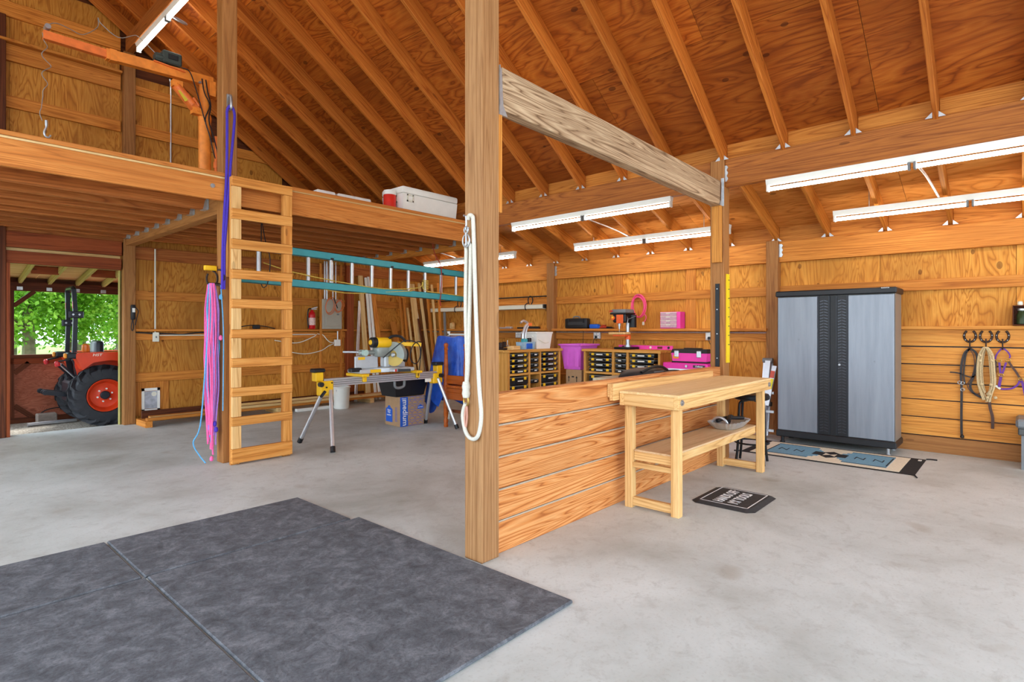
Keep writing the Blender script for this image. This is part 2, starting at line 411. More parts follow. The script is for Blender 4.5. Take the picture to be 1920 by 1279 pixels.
# plank wainscot by the cabinet
zs = [(0.0, .176), (.188, .384), (.396, .584), (.596, .782), (.794, .984), (.996, 1.186), (1.2, 1.388)]
for i, (z0, z1) in enumerate(zs):
    bb('plank', (7.955, -1.1, z0), (7.99, 2.40, z1), W_PLANK if i else W_POST, wr)
bb('plank_cap', (7.90, -1.1, 1.388), (8.0, 2.40, 1.425), W_PLANK, wr)
MB().box((7.992, -1.1, 0), (7.999, 2.4, 1.38)).build('backing', M_BLACK, wr)
# ---- gable wall at the far end
wb = tag(empty('wall_back'), 'plywood gable wall with fir girts behind the loft', 'wall', kind='structure')
GV = 9.80
def gpanel(u0, u1, z0, z1): bb('plywood_panel', (u0+.002, GV, z0), (u1-.002, GV+.012, z1), W_PLY, wb, 2, 0)
us = [-2.52, -1.3, -.09, 1.13, 2.345, 3.565, 4.785, 6.005, 7.225, 8.02]
for i in range(len(us)-1):
    u0, u1 = us[i], us[i+1]
    if u0 >= 1.12 and u1 <= 2.36: gpanel(u0, u1, 2.45, 2.95)
    else: gpanel(u0, u1, 0, 2.95)
    um = (u0+u1)/2; zt = min(zu(u0), zu(u1)) if u0 > .6 else 6.6
    if u1 > 6.2: zt = 3.0
    gpanel(u0, u1, 2.95, max(3.1, min(zt+.25, 6.9)))
gcl = MB().prism([(8.06, 2.6), (6.1, 3.5), (.6, 7.2), (-2.7, 4.9), (-2.7, -.1), (1.12, -.1), (1.12, 2.3), (2.34, 2.3), (2.34, -.1), (8.06, -.1)][::-1], .03, 0, basis((0, GV+.05, 0), (1, 0, 0), (0, 0, 1))).build('outer_cladding', W_DARK, wb)
def ggirt(u0, u1, z0, z1, m=W_STUD, name='girt', t=.04): bb(name, (u0, GV-t, z0), (u1, GV, z1), m, wb)
for u0, u1 in ((-1.2, 2.345), (2.52, 6.0)):
    ggirt(u0, u1, 4.265, 4.42); ggirt(u0, u1, 4.87, 5.09) if u0 < 0 else ggirt(u0, 3.9, 4.865, 5.0)
    ggirt(u0, u1 if u0 < 0 else 4.6, 3.6, 3.74) if u0 > 0 else None
ggirt(-1.2, 2.345, 5.44, 5.64)
bb('wall_shelf', (-1.2, GV-.13, 5.09), (2.345, GV, 5.125), W_STUD, wb)
for u0, u1 in ((2.52, 6.02), (6.17, 7.95)):
    ggirt(u0, u1, 2.43, 2.62, W_JOIST); ggirt(u0, u1, 1.83, 1.965); ggirt(u0, u1, 1.23, 1.34); ggirt(u0, u1, .61, .745)
    bb('wall_shelf', (u0, GV-.11, 1.36), (u1, GV, 1.395), W_STUD, wb)
for u in (5.44, 5.86): bb('stud', (u, GV-.14, 0), (u+.04, GV-.11, 2.62), W_STUD, wb, 2)
# roof edge rafter on the gable
# ---- doorway in the gable
dr = tag(empty('door_1'), 'open doorway in the gable wall framed in fir', 'doorway', kind='structure')
bb('header', (1.0, 9.70, 2.455), (2.345, 9.78, 2.66), W_RED, dr)
bb('header', (1.0, 9.72, 2.25), (2.345, 9.80, 2.41), W_RED, dr)
bb('header_filler', (1.0, 9.79, 2.40), (2.345, 9.80, 2.47), W_PALE, dr)
bb('jamb', (1.085, 9.70, 0), (1.125, 9.86, 2.25), W_RED, dr)
bb('jamb', (2.335, 9.80, 0), (2.368, 9.86, 2.25), W_TREAT, dr)
# ---- unseen walls, their openings shaped to let in more daylight
wl = tag(empty('wall_left'), 'unseen plywood side wall, bays on the left opened wide for daylight', 'wall', kind='structure')
bb('header_panel', (UL-.012, V0, 4.45), (UL, 9.85, 4.88), W_PLY, wl, 1, 0)
for v in (V0, -.2, 3.5, 9.65): bb('bay_post', (UL-.15, v, 0), (UL, v+.15, 4.45), W_POST, wl, 2)
wf = tag(empty('wall_front'), 'unseen front gable wall, entrance opened wide for daylight', 'wall', kind='structure')
MB().prism([(8.06, 2.60), (8.06, 2.66), (6.1, 3.42), (.6, 7.1), (UL, 4.85), (UL, 4.3), (-1.6, 4.3), (-1.5, 5.4), (2.8, 5.4), (2.9, 4.2), (4.6, 3.9), (4.8, 2.9), (6.3, 2.9)], .04, 0, basis((0, V0, 0), (1, 0, 0), (0, 0, 1))).build('gable_panel', W_PLY, wf)
# ------------------------------------------------------------------ posts and beams
def post(u, v, z1, mat, label, w=.15, z0=0):
    o = bb('timber_post', (u, v, z0), (u+w, v+w, z1), mat, None, 2, .006); tag(o, label, 'post'); return o
post(2.372, 2.372, 5.43, W_NPOST, 'large rough fir post in the foreground with a white rope hung on it')
post(2.372, 6.16, 5.43, W_POST, 'fir post beside the wooden wall ladder carrying purple rope')
gp = post(2.365, 9.69, 5.43, W_POST, 'fir post at the right edge of the open doorway')
post(.935, 9.69, 5.43, W_DARK, 'dark fir post at the left edge of the open doorway')
post(6.0, 2.37, 3.2, W_POST, 'fir post at the far end of the plank partition with a yellow rule on it')
post(6.0, 6.16, 3.2, W_POST, 'fir post holding the right end of the loft front')
post(6.025, 9.69, 3.1, W_RED, 'dark red fir post right of the grey electrical panel')
post(7.88, 2.40, 2.56, W_POST, 'fir wall post just left of the grey steel cabinet')
post(7.88, 6.12, 2.56, W_POST, 'fir wall post above the white bucket')
post(7.88, 9.66, 2.5, W_POST, 'fir corner post behind the leaning boards')
def beam(lo, hi, mat, label): return tag(bb('timber_beam', lo, hi, mat, None, None, .005), label, 'beam')
tb = tag(board('timber_beam', (2.565, 2.435, 2.872), (5.955, 2.435, 2.83), .09, .262, W_GREY, None, (0, 0, 1), .005), 'grey weathered tie beam spanning from the foreground post to the next post', 'beam')
for u in (2.523, 5.99):
    s = 1 if u < 4 else -1
    x0, x1 = sorted((u, u+s*.04))
    q = bb('packing_cleat', (x0, 2.385, 2.10), (x1, 2.485, 2.712), W_PLANK, None, 2); tag(q, 'short fir cleat under the %s end of the grey tie beam' % ('near' if s > 0 else 'far'), 'cleat')
for i, (u, d) in enumerate(((2.523, 1), (5.998, -1))):
    h = MB()
    for v in (2.383, 2.487):
        h.box((min(u, u+d*.004), v-.016, 2.70), (max(u, u+d*.004), v+.016, 2.995))
        sgn = d
        h.prism([(0, 2.99), (sgn*.03, 2.985), (sgn*.045, 2.76), (sgn*.085, 2.70), (0, 2.70)] , .003, 0, basis((u, v+.0015, 0), (1, 0, 0), (0, 0, 1)))
    tag(h.build('beam_hanger', M_ZINC), 'galvanised hanger at the %s end of the grey tie beam' % ('near' if i == 0 else 'far'), 'bracket')
ML = ['fir eave beam over the cabinet side, above the long lamp', 'fir eave beam over the tool bench side, above the tilted lamp', 'fir eave beam at the right end of the loft']
for i, (a, b_) in enumerate(((-1.25, 2.37), (2.52, 6.16), (6.31, 9.69))): beam((6.03, a, 2.907), (6.12, b_, 3.2), W_BEAM, ML[i])
beam((2.40, -3.8, 5.43), (2.49, 9.75, 5.66), W_BEAM, 'high fir purlin beam under the rafters at the top left')
# strap ties at the post heads
def tie(p, ax, label):
    h = MB(); out = [(0, 0), (.035, .0), (.05, .03), (.035, .06), (.05, .09), (.035, .12), (.05, .15), (.035, .17), (0, .17)]
    h.prism([(x, y) for x, y in out], .004, 0, basis(p, ax, (0, 0, 1))); tag(h.build('post_tie', M_ZINC), label, 'bracket')
tie((6.026, 2.385, 2.96), (0, -1, 0), 'galvanised tie at the head of the partition post')
tie((7.925, 2.40, 2.34), (0, -1, 0), 'galvanised tie on the wall post by the cabinet')
tie((7.925, 6.12, 2.33), (0, -1, 0), 'galvanised tie on the wall post above the bucket')
# ------------------------------------------------------------------ plank partition
hw = empty('partition_wall', (4.2, 2.44, 0), 'low partition of five wide fir planks between two posts', 'partition')
zz = [(0.0, .190), (.204, .385), (.399, .587), (.601, .786), (.80, .988)]
for z0, z1 in zz: bb('plank', (2.525, 2.405, z0), (5.995, 2.443, z1), W_HALF, hw, None, .006)
M_GAP = pm('lit_plank_edge', (178, 162, 142), .8, 0, .08, 20)  # pale strips in the gaps paint the light caught on plank top edges
for (a0, a1), (b0, b1) in zip(zz, zz[1:]): bb('lit_edge_strip', (2.53, 2.412, a1-.001), (5.99, 2.442, b0-.004), M_GAP, hw, 0, 0)
bb('back_panel', (2.525, 2.4805, .01), (5.995, 2.4895, .95), W_PALE, hw, 0, 0)
bb('cap_rail', (2.525, 2.443, .95), (5.995, 2.49, .988), W_HALF, hw)
for u in (3.4, 4.6, 5.7): bb('stud', (u, 2.443, 0), (u+.04, 2.48, .95), W_STUD, hw, 2)
# ------------------------------------------------------------------ loft
lf = empty('loft', (2.4, 8, 2.7), 'timber storage loft with exposed joists under the rafters', 'loft')
JZ0, JZ1 = 2.69, 2.925
bb('rim_board', (-1.2, 6.10, 2.705), (2.43, 6.14, 2.93), W_LOFT, lf)
bb('rim_board', (2.53, 6.10, 2.675), (6.0, 6.14, 2.93), W_LOFT, lf)
bb('curb_board', (-1.2, 6.095, 2.952), (2.40, 6.18, 2.992), W_LOFT, lf)
bb('curb_board', (3.04, 6.095, 2.947), (6.0, 6.18, 2.987), W_LOFT, lf)
for u0, u1 in ((-1.2, 2.37), (2.52, 6.0)):
    for k in range(3):
        a = u0+(u1-u0)*k/3
        bb('deck_panel', (a+.002, 6.14, 2.93), (a+(u1-u0)/3-.002, 9.79, 2.949), W_DARK, lf, 0, 0)  # deck kept dark to deepen the shade between the joists
    bb('deck_edge', (u0, 6.10, 2.931), (u1, 6.139, 2.949), W_PALE, lf, 0, 0)
bb('carrier_beam', (2.39, 6.31, 2.61), (2.50, 9.69, 2.93), W_POST, lf)
bb('carrier_beam', (6.0, 6.31, 2.62), (6.06, 9.69, 2.93), W_STUD, lf)
for k in range(8):
    v = 6.62+.411*k
    bb('joist', (-1.2, v-.022, JZ0), (2.388, v+.062, JZ1), W_JOIST, lf); bb('joist', (2.502, v-.022, JZ0), (5.998, v+.062, JZ1), W_JOIST, lf)
    for u, d in ((2.388, -1), (2.502, 1), (5.998, -1)):
        h = MB()
        for s in (-.022, .065):
            h.prism([(0, 0), (d*.05, 0), (d*.03, .10), (0, .14)], .003, 0, basis((u, v+s, JZ0-.004), (1, 0, 0), (0, 0, 1)))
        x0, x1 = sorted((u, u+d*.05)); h.box((x0, v-.025, JZ0-.006), (x1, v+.065, JZ0-.001))
        h.box((min(u, u+d*.003), v-.05, JZ0), (max(u, u+d*.003), v+.09, JZ0+.14)); h.build('joist_hanger', M_ZINC, lf)
MB().cyl((2.25, 6.085, 2.84), (2.25, 6.10, 2.84), .022, None, 10).cyl((2.25, 6.078, 2.84), (2.25, 6.09, 2.84), .012, None, 6).build('bolt', M_BOLT, lf)
bb('ledger_board', (-1.2, 9.72, 2.65), (2.365, 9.76, 2.9), W_JOIST, lf)
bb('packing_cleat', (2.405, 6.115, 1.93), (2.47, 6.158, 2.70), W_LADD, lf, 2)
bb('packing_cleat', (2.475, 6.08, .05), (2.515, 6.158, 2.70), W_STUD, lf, 2)
# outer roof skin so that no daylight leaks between the sheets
sk = MB()
sk._add([(.6, V0-.3, zu(.6)+.27), (.6, 10.2, zu(.6)+.27), (6.1, 10.2, zu(6.1)+.27), (6.1, V0-.3, zu(6.1)+.27)], [(0, 1, 2, 3)])
sk._add([(6.08, V0-.3, zl(6.08)+.235), (6.08, 10.2, zl(6.08)+.235), (8.5, 10.2, zl(8.5)+.235), (8.5, V0-.3, zl(8.5)+.235)], [(0, 1, 2, 3)])
sk.build('roof_skin', pm('roof_metal', (90, 96, 98), .5, .5), ceil_)
# ------------------------------------------------------------------ strip lamps
def lamp(u, z, va, vb, label, rods=None):
    """8 ft strip lamp running along v, top of housing at z"""
    L = empty('strip_light', (u, (va+vb)/2, z), label, 'lamp', 'fluorescent strip lamps')
    a, b_ = min(va, vb), max(va, vb)
    MB().prism([(-.055, 0), (-.045, -.05), (.045, -.05), (.055, 0)], b_-a, 0, basis((u, a, z), (1, 0, 0), (0, 0, 1)) @ Matrix.Identity(4)).build('housing', M_WHITE, L) if False else \
    MB()._add([(u-.042, a, z), (u+.042, a, z), (u+.022, a, z-.055), (u-.022, a, z-.055), (u-.042, b_, z), (u+.042, b_, z), (u+.022, b_, z-.055), (u-.022, b_, z-.055)],
              [(0, 1, 2, 3), (7, 6, 5, 4), (0, 4, 5, 1), (1, 5, 6, 2), (2, 6, 7, 3), (3, 7, 4, 0)]).build('housing', M_WHITE, L)
    m = (a+b_)/2
    for y in (a+.012, m-.022, m+.022, b_-.012):
        MB().rbox((u-.03, y-.010, z-.120), (u+.03, y+.010, z-.055), .004).build('lampholder', M_WHITEP if abs(y-m) > .1 else M_GREYP, L)
    for y0, y1 in ((a+.024, m-.034), (m+.034, b_-.024)):
        for s in (0,): MB().cyl((u+s, y0, z-.094), (u+s, y1, z-.094), .019, None, 12).build('tube', M_TUBE, L)
    return L
lamp(6.05, 2.905, 5.43, 2.99, 'strip lamp under the eave beam above the tool benches')
lamp(6.05, 2.905, 1.95, -.49, 'upper of the two strip lamps at the right edge')
LR = [(5.24, 2.80, 'strip lamp between the eave beam and the tool bench wall'), (1.62, -.82, 'lower of the two strip lamps at the right edge'), (8.93, 6.49, 'strip lamp half hidden behind the foreground post')]
for va, vb, l in LR:
    L = lamp(7.3, 2.735, va, vb, l)
    for y in (va-.35, vb+.35): MB().cyl((7.3, y, 2.735), (7.3, y, zl(7.3)+.18), .004, None, 6).build('hanger_rod', M_ZINC, L)
    y = va-.95
    MB().tube(smooth([(6.15, y+.06, 2.88), (6.5, y+.02, 2.84), (6.9, y, 2.80), (7.28, y-.02, 2.745)]), .011, 8).build('flexible_conduit', M_ALU, L)
pl_ = lamp(2.455, 5.43, 9.33, 6.89, 'strip lamp on the high purlin beam at the top left')
MB().tube(arc((2.6, 8.15, 5.40), .10, 0, 2*math.pi, 16, (1, .3, 0), (0, .4, .35)), .012, 8, closed=False).build('flexible_conduit', M_ALU, pl_)
# unseen lamps added for fill light, continuing the strip lamp pattern
for i, (u, z, a, b_) in enumerate(((2.455, 5.43, 5.9, 3.46), (2.455, 5.43, 2.2, -.24), (-1.2, 5.43, 8.5, 6.06), (-1.2, 5.43, 4.5, 2.06), (-1.2, 5.43, .8, -1.64))):
    lamp(u, z, a, b_, ['added unseen fill lamp on the purlin beam above the loft front', 'added unseen fill lamp on the purlin beam above the photographer', 'far added fill lamp on the left purlin beam, out of view', 'middle added fill lamp on the left purlin beam, out of view', 'near added fill lamp on the left purlin beam, out of view'][i])
tag(bb('timber_beam', (-1.25, -3.8, 5.43), (-1.16, 9.75, 5.66), W_BEAM), 'high fir purlin beam on the left side, out of view', 'beam')
# ------------------------------------------------------------------ floor mats
def slab(name, u0, v0, u1, v1, label, t=.018):
    o = MB().rbox((-(u1-u0)/2, -(v1-v0)/2, 0), ((u1-u0)/2, (v1-v0)/2, t), .006).build(name, M_RUB, None, ((u0+u1)/2, (v0+v1)/2, .001))
    return tag(o, label, 'mat', 'black rubber stall mats')
slab('rubber_mat', .99, 1.69, 2.34, 3.605, 'large black rubber stall mat nearest the foreground post')
slab('rubber_mat', .982, 3.622, 2.28, 4.40, 'short dark rubber mat at the far end of the matted area')
slab('rubber_mat', -.35, 3.617, .968, 4.395, 'short rubber mat at the left edge of the matted area')
slab('rubber_mat', -.35, 1.69, .978, 3.598, 'large rubber stall mat at the lower left corner')
# lettered mat
sm_ = empty('lettered_mat', (4.655, 1.755, 0), 'black anti-fatigue mat lettered HANDS OFF MY TOOLS beside the workbench', 'mat')
c = .045
def octo(a, b_, c): return [(-a+c, -b_), (a-c, -b_), (a, -b_+c), (a, b_-c), (a-c, b_), (-a+c, b_), (-a, b_-c), (-a, -b_+c)]
mb = MB(); o0 = octo(.295, .25, .05); o1 = octo(.255, .21, .04); n = 8
mb._add([(x, y, .002) for x, y in o0]+[(x, y, .018) for x, y in o1], [tuple(range(8, 16)), tuple(range(7, -1, -1))]+[(i, (i+1) % 8, 8+(i+1) % 8, 8+i) for i in range(8)])
mb.build('pad', pm('black_foam', (52, 52, 54), .7, 0, .2, 30), sm_, local=True)
mb = MB(); a, b_, t = .235, .19, .008
for lo, hi in (((-a, -b_), (a, -b_+t)), ((-a, b_-t), (a, b_)), ((-a, -b_), (-a+t, b_)), ((a-t, -b_), (a, b_))): mb.box((*lo, .0181), (*hi, .019))
M_LET = pm('white_print', (236, 236, 236), .6, 0, .02)
mb.build('border_line', M_LET, sm_, local=True)
text('HANDS OFF', .115, M_LET, sm_, basis((4.655, 1.812, .0185), (1, 0, 0), (0, 1, 0)), xs=.62)
text('MY TOOLS', .115, M_LET, sm_, basis((4.655, 1.70, .0185), (1, 0, 0), (0, 1, 0)), xs=.62)
# ------------------------------------------------------------------ woven rug
rg = empty('woven_rug', (7.0, 1.58, 0), 'blue and cream woven rug with black border in front of the steel cabinet', 'rug')
M_RBLK = pm('rug_black', (36, 34, 34), .95, 0, .2, 60); M_RCRM = pm('rug_cream', (226, 214, 190), .95, 0, .08, 60); M_RBLU = pm('rug_blue', (112, 156, 180), .95, 0, .12, 50)
def rugbox(name, u0, v0, u1, v1, z, m): return MB().box((u0, v0, z), (u1, v1, z+.003)).build(name, m, rg)
rugbox('base', 6.55, .77, 7.43, 2.40, .001, M_RBLK)
rugbox('field', 6.60, .90, 7.38, 2.31, .0042, M_RCRM)
rugbox('panel', 6.70, 1.02, 7.28, 1.42, .0074, M_RBLU); rugbox('panel', 6.70, 1.75, 7.28, 2.19, .0074, M_RBLU)
for vv in (1.42, 1.75):                       # stepped medallion edges
    s = 1 if vv < 1.5 else -1
    for k in range(3): rugbox('step_motif', 6.78+.06*k, vv, 7.20-.06*k, vv+s*.035*(k+1), .0075+.0005*k, M_RBLU if k < 2 else M_RBLK)
dm = MB()
for cu in (6.89, 7.09): dm.prism([(-.085, 0), (0, -.075), (.085, 0), (0, .075)], .003, 0, Matrix.Translation((cu, 1.585, .0075)))
dm.build('diamond_motif', M_RBLK, rg)
dm = MB()
for vv in (1.13, 1.30, 1.90, 2.06):
    dm.box((6.93, vv-.045, .0107), (7.05, vv-.035, .0125)); dm.box((6.93, vv+.035, .0107), (7.05, vv+.045, .0125)); dm.bar((6.94, vv-.04, .0115), (7.04, vv+.04, .0115), .012, .0018)
for vv in (1.03, 2.18): dm.box((6.76, vv-.006, .0107), (7.22, vv+.006, .0125))
for uu in (6.70, 7.28):
    dm.box((uu-.005, 1.02, .0107), (uu+.005, 1.42, .0125)); dm.box((uu-.005, 1.75, .0107), (uu+.005, 2.19, .0125))
dm.build('line_motif', M_RBLK, rg)
tl = MB()
for (u, v, du, dv) in ((7.43, .77, .03, -.09), (6.55, .77, -.10, -.03), (7.43, 2.40, .03, .08), (6.55, 2.40, -.03, .06)):
    tl.tube(smooth([(u, v, .008), (u+du*.5, v+dv*.4, .010), (u+du, v+dv, .008)]), .007, 6)
tl.build('tassels', M_RBLK, rg)
rugbox('care_tag', 7.30, .80, 7.36, .83, .0045, M_WHITEP)
# ------------------------------------------------------------------ workbench
wbn = empty('workbench', (4.85, 2.1, 0), 'light pine workbench with lower shelf standing against the plank partition', 'workbench')
bb('worktop', (3.85, 1.85, .888), (5.86, 2.342, .908), W_TOP, wbn)
for v in (1.85, 2.30): bb('apron', (3.85, v, .798), (5.86, v+.04, .888), W_BENCH, wbn)
for u in (3.85, 5.82): bb('apron', (u, 1.89, .798), (u+.04, 2.30, .888), W_BENCH, wbn)
for u in (3.905, 5.70):
    for v in (1.875, 2.262): bb('leg', (u, v, 0), (u+.064, v+.064, .798), W_BENCH, wbn, 2)
    bb('foot_rail', (u+.012, 1.939, .02), (u+.052, 2.262, .085), W_BENCH, wbn)
bb('cross_rail', (3.917, 1.939, .315), (3.957, 2.262, .355), W_BENCH, wbn)
bb('cross_rail', (5.712, 1.939, .315), (5.752, 2.262, .355), W_BENCH, wbn)
bb('shelf', (3.93, 1.942, .437), (5.74, 2.258, .452), wood('shelf_ply', (246, 220, 184), (232, 200, 160), (200, 160, 118), 5, knots=0, contrast=.4), wbn)
bb('shelf_apron', (3.97, 1.942, .375), (5.70, 1.98, .437), W_BENCH, wbn); bb('shelf_apron', (3.97, 2.22, .375), (5.70, 2.258, .437), W_BENCH, wbn)
bb('shelf_apron', (3.931, 1.942, .37), (3.969, 2.258, .437), W_BENCH, wbn)
bb('back_board', (3.775, 2.345, .835), (5.66, 2.385, .967), W_BENCH, wbn)
bb('back_board', (3.775, 2.386, .86), (5.66, 2.403, .965), W_BENCH, wbn)
for u in (3.90, 5.80):
    MB().cyl((u, 1.835, .85), (u, 1.85, .85), .014, None, 8).cyl((u, 1.842, .85), (u, 1.85, .85), .022, None, 12).build('bolt', M_BOLT, wbn)
# metal basket tray on the bench shelf
tr = empty('ribbed_tray', (5.42, 2.09, .453), 'crimped aluminium serving tray with handle on the lower bench shelf', 'tray')
def ring(a, b_, z, k=48, am=0):
    return [((a+am*math.cos(k/2*t))*math.copysign(abs(math.cos(t))**.6, math.cos(t)), (b_+am*math.cos(k/2*t))*math.copysign(abs(math.sin(t))**.6, math.sin(t)), z) for t in [2*math.pi*i/k for i in range(k)]]
mb = MB(); r = [ring(.19, .10, .004), ring(.24, .13, .05, am=.008), ring(.255, .14, .07, am=.012), ring(.236, .126, .05, am=.008), ring(.186, .096, .008)]; N = 48
vs = sum(r, []); mb._add(vs, [(i*N+k, i*N+(k+1) % N, (i+1)*N+(k+1) % N, (i+1)*N+k) for i in range(4) for k in range(N)], 0, True)
mb._add(r[0], [tuple(range(N))]); mb._add(r[4], [tuple(range(N))]); mb.build('tray_body', M_ALU, tr, local=True)
for s in (-1,): MB().tube([(x, y+.02, z+.05) for x, y, z in arc((-.17, 0, 0), .07, 0, math.pi, 10, (0, 1, 0), (-.35, 0, .95))], .011, 8).build('handle', M_ALU, tr, local=True)
cl = MB().tube(smooth([(5.30, 2.16, .52), (5.42, 2.12, .54), (5.54, 2.08, .53), (5.62, 2.03, .525)]), .018, 8).tube(smooth([(5.32, 2.06, .52), (5.45, 2.10, .545), (5.58, 2.13, .53)]), .022, 8).build('jumper_cable', M_BLACK); tag(cl, 'black cable coiled in the crimped tray', 'cable')
# stool under the bench
st = empty('stool', (6.03, 2.10, 0), 'black metal stool half hidden behind the workbench', 'stool')
MB().lathe([(.15, .66), (.17, .67), (.175, .70), (.165, .72), (.02, .725)], 24, 0, (6.05, 2.10, 0)).build('seat', M_STEELB, st)
for a in (0, 1, 2, 3):
    t = math.pi/4+a*math.pi/2+.2; cx, sx = math.cos(t), math.sin(t)
    MB().tube(smooth([(6.05+.05*cx, 2.10+.05*sx, .655), (6.05+.13*cx, 2.10+.13*sx, .64), (6.05+.15*cx, 2.10+.15*sx, .56), (6.05+.165*cx, 2.10+.165*sx, .2), (6.05+.19*cx, 2.10+.19*sx, .01)], 5), .013, 8).build('leg', M_STEELB, st)
MB().tube(arc((6.05, 2.10, .22), .165, 0, 2*math.pi, 24, (1, 0, 0), (0, 1, 0)), .009, 6).build('foot_ring', M_STEELB, st)
# ------------------------------------------------------------------ steel cabinet
cb = empty('steel_cabinet', (7.65, 1.66, 0), 'tall grey and black two-door steel storage cabinet against the cedar planks', 'cabinet')
def cabmat():
    t = NT('brushed_grey_steel'); v = t.coords((1, 6, .5), False); n = t.noise(v, 2.2, 5, .6)
    c = t.ramp(n, [(.3, lin((128, 133, 142))), (.7, lin((146, 151, 160)))])
    s = t.noise(t.coords((1, 5, 2.2), False), 2.0, 4, .7, .8)
    c = t.mix(t.math('MULTIPLY', t.math('SUBTRACT', s, .68, True), 5, True), c, lin((60, 62, 70)))
    return t.done(c, .38, .35, .5)
M_CAB = cabmat(); M_CSIDE = pm('cabinet_side_steel', (142, 136, 128), .45, .3, .05)
MB().box((7.45, 1.05, .15), (7.86, 2.265, 1.80)).build('carcass', M_CSIDE, cb)
MB().rbox((7.40, 1.03, 1.785), (7.88, 2.285, 1.855), .012).build('top_cap', M_BLACK, cb)
MB().rbox((7.41, 1.035, .075), (7.87, 2.28, .152), .01).build('base_plinth', M_BLACK, cb)
for i, (a, b_, s0, s1) in enumerate(((1.815, 2.262, 1.685, 1.815), (1.055, 1.50, 1.50, 1.625))):
    d = MB().rbox((7.42, a, .156), (7.449, b_, 1.78), .006).build('door', M_CAB, cb)
    MB().box((7.426, s0, .156), (7.449, s1, 1.78)).build('handle_channel', M_BLACK, d)
    tr_ = MB(); ns = 46
    for k in range(ns):
        z = .19+k*(1.56/ns); m_ = (s0+s1)/2; h_ = (s1-s0)/2-.022
        tr_.bar((7.424, m_-h_, z), (7.424, m_-.004, z+.012), .006, .008); tr_.bar((7.424, m_+.004, z+.012), (7.424, m_+h_, z), .006, .008)
    tr_.build('tread_plate', pm('tread_steel', (78, 80, 88), .3, .5), d)
    for y in (s0+.008, s1-.008): MB().box((7.416, y-.006, .156), (7.43, y+.006, 1.78)).build('channel_edge', pm('dark_grey_trim', (44, 46, 52), .4, .2), d)
    if i: MB().cyl((7.412, 1.585, .98), (7.43, 1.585, .98), .012, None, 12).build('lock', M_BOLT, d)
MB().rbox((7.447, 1.052, .156), (7.452, 1.075, 1.78), .002).build('side_trim', M_BLACK, cb)
MB().box((7.435, 1.62, .156), (7.4505, 1.69, 1.78)).build('door_gap', M_BLACK, cb)
bd = MB().rbox((7.395, 1.09, 1.838), (7.401, 1.195, 1.855), .003).build('badge', M_BLACK, cb)
text('GLADIATOR', .017, M_LET, bd, basis((7.3945, 1.135, 1.829+.017), (0, -1, 0), (0, 0, 1)), xs=.8)
for u in (7.47, 7.82):
    for v in (1.12, 2.22): MB().cyl((u, v, 0), (u, v, .012), .03, None, 12).cyl((u, v, 0), (u, v, .08), .02, None, 12).build('foot', M_BOLT if v < 2 else M_BLACK, cb)
# folding aluminium step ladder behind the bench end
fs = empty('folding_ladder', (7.76, 2.44, 0), 'folded aluminium multi-position ladder leaning beside the grey steel cabinet', 'ladder')
for j, v in enumerate((2.385, 2.335)):
    MB().bar((7.60, v+.13, .03), (7.80, v+.13, .99), .035, .07, 0, (0, 1, 0)).build('side_rail', M_ALU, fs)
MB().bar((7.50, 2.50, .02), (7.72, 2.47, .98), .03, .065, 0, (0, 1, 0)).build('side_rail', M_ALU, fs)
MB().bar((7.54, 2.43, .42), (7.66, 2.37, .92), .03, .055, 0, (0, 1, 0)).build('side_rail', M_ALU, fs)
for z in (.10, .34, .58): MB().bar((7.60, 2.36, z), (7.60, 2.54, z), .03, .03).build('rung', M_ALU, fs)
MB().cyl((7.74, 2.42, .985), (7.74, 2.54, .985), .032, None, 14).build('hinge', M_GREYP, fs)
MB().cyl((7.57, 2.38, .44), (7.57, 2.44, .44), .03, None, 12).build('hinge', M_BLACK, fs)
MB().bar((7.565, 2.408, .63), (7.60, 2.392, .76), .004, .05, 0, (0, 1, 0)).build('warning_label', pm('label_yellow', (240, 228, 40), .5), fs)
MB().bar((7.602, 2.39, .77), (7.622, 2.381, .86), .004, .05, 0, (0, 1, 0)).build('brand_label', pm('label_red', (214, 90, 70), .5), fs)
# ------------------------------------------------------------------ tack hung on horseshoes
M_IRON = pm('rusty_iron', (62, 48, 42), .6, .6, .3, 40); M_LEA = pm('black_leather', (44, 34, 30), .5, 0, .3, 30); M_BRN = pm('brown_leather', (78, 46, 32), .5, 0, .2, 30)
M_ROPE = pm('tan_rope', (196, 170, 128), .9, 0, .18, 120); M_PUR = pm('purple_nylon', (104, 54, 138), .7, 0, .15, 60); M_BRASS = pm('brass', (196, 160, 90), .35, .9)
HSL = ['left horseshoe hook on the cedar planks, holding the black bridle', 'middle horseshoe hook on the cedar planks, holding the tan rope', 'right horseshoe hook on the cedar planks, holding the purple halter']
for i, v in enumerate((.438, .303, .168)):
    h = empty('horseshoe_hook', (7.95, v, 1.30), HSL[i], 'hook', 'horseshoe hooks on the plank wall')
    pts = arc((7.947, v, 1.315), .050, math.radians(122), math.radians(418), 18, (0, 1, 0), (0, 0, 1), .064)
    mb = MB()
    F = []
    for p in pts: F.append(p)
    mb.tube(F, .011, 6); mb.build('horseshoe', M_IRON, h)
    nl = MB()
    for k in (3, 6, 12, 15): nl.cyl((7.934, pts[k][1], pts[k][2]), (7.94, pts[k][1], pts[k][2]), .004, None, 6)
    nl.build('nails', M_BOLT, h)
    MB().tube(smooth([(7.94, v, 1.285), (7.93, v, 1.25), (7.925, v, 1.19), (7.905, v, 1.178), (7.895, v, 1.195)]), .006, 8).build('hook', M_IRON, h)
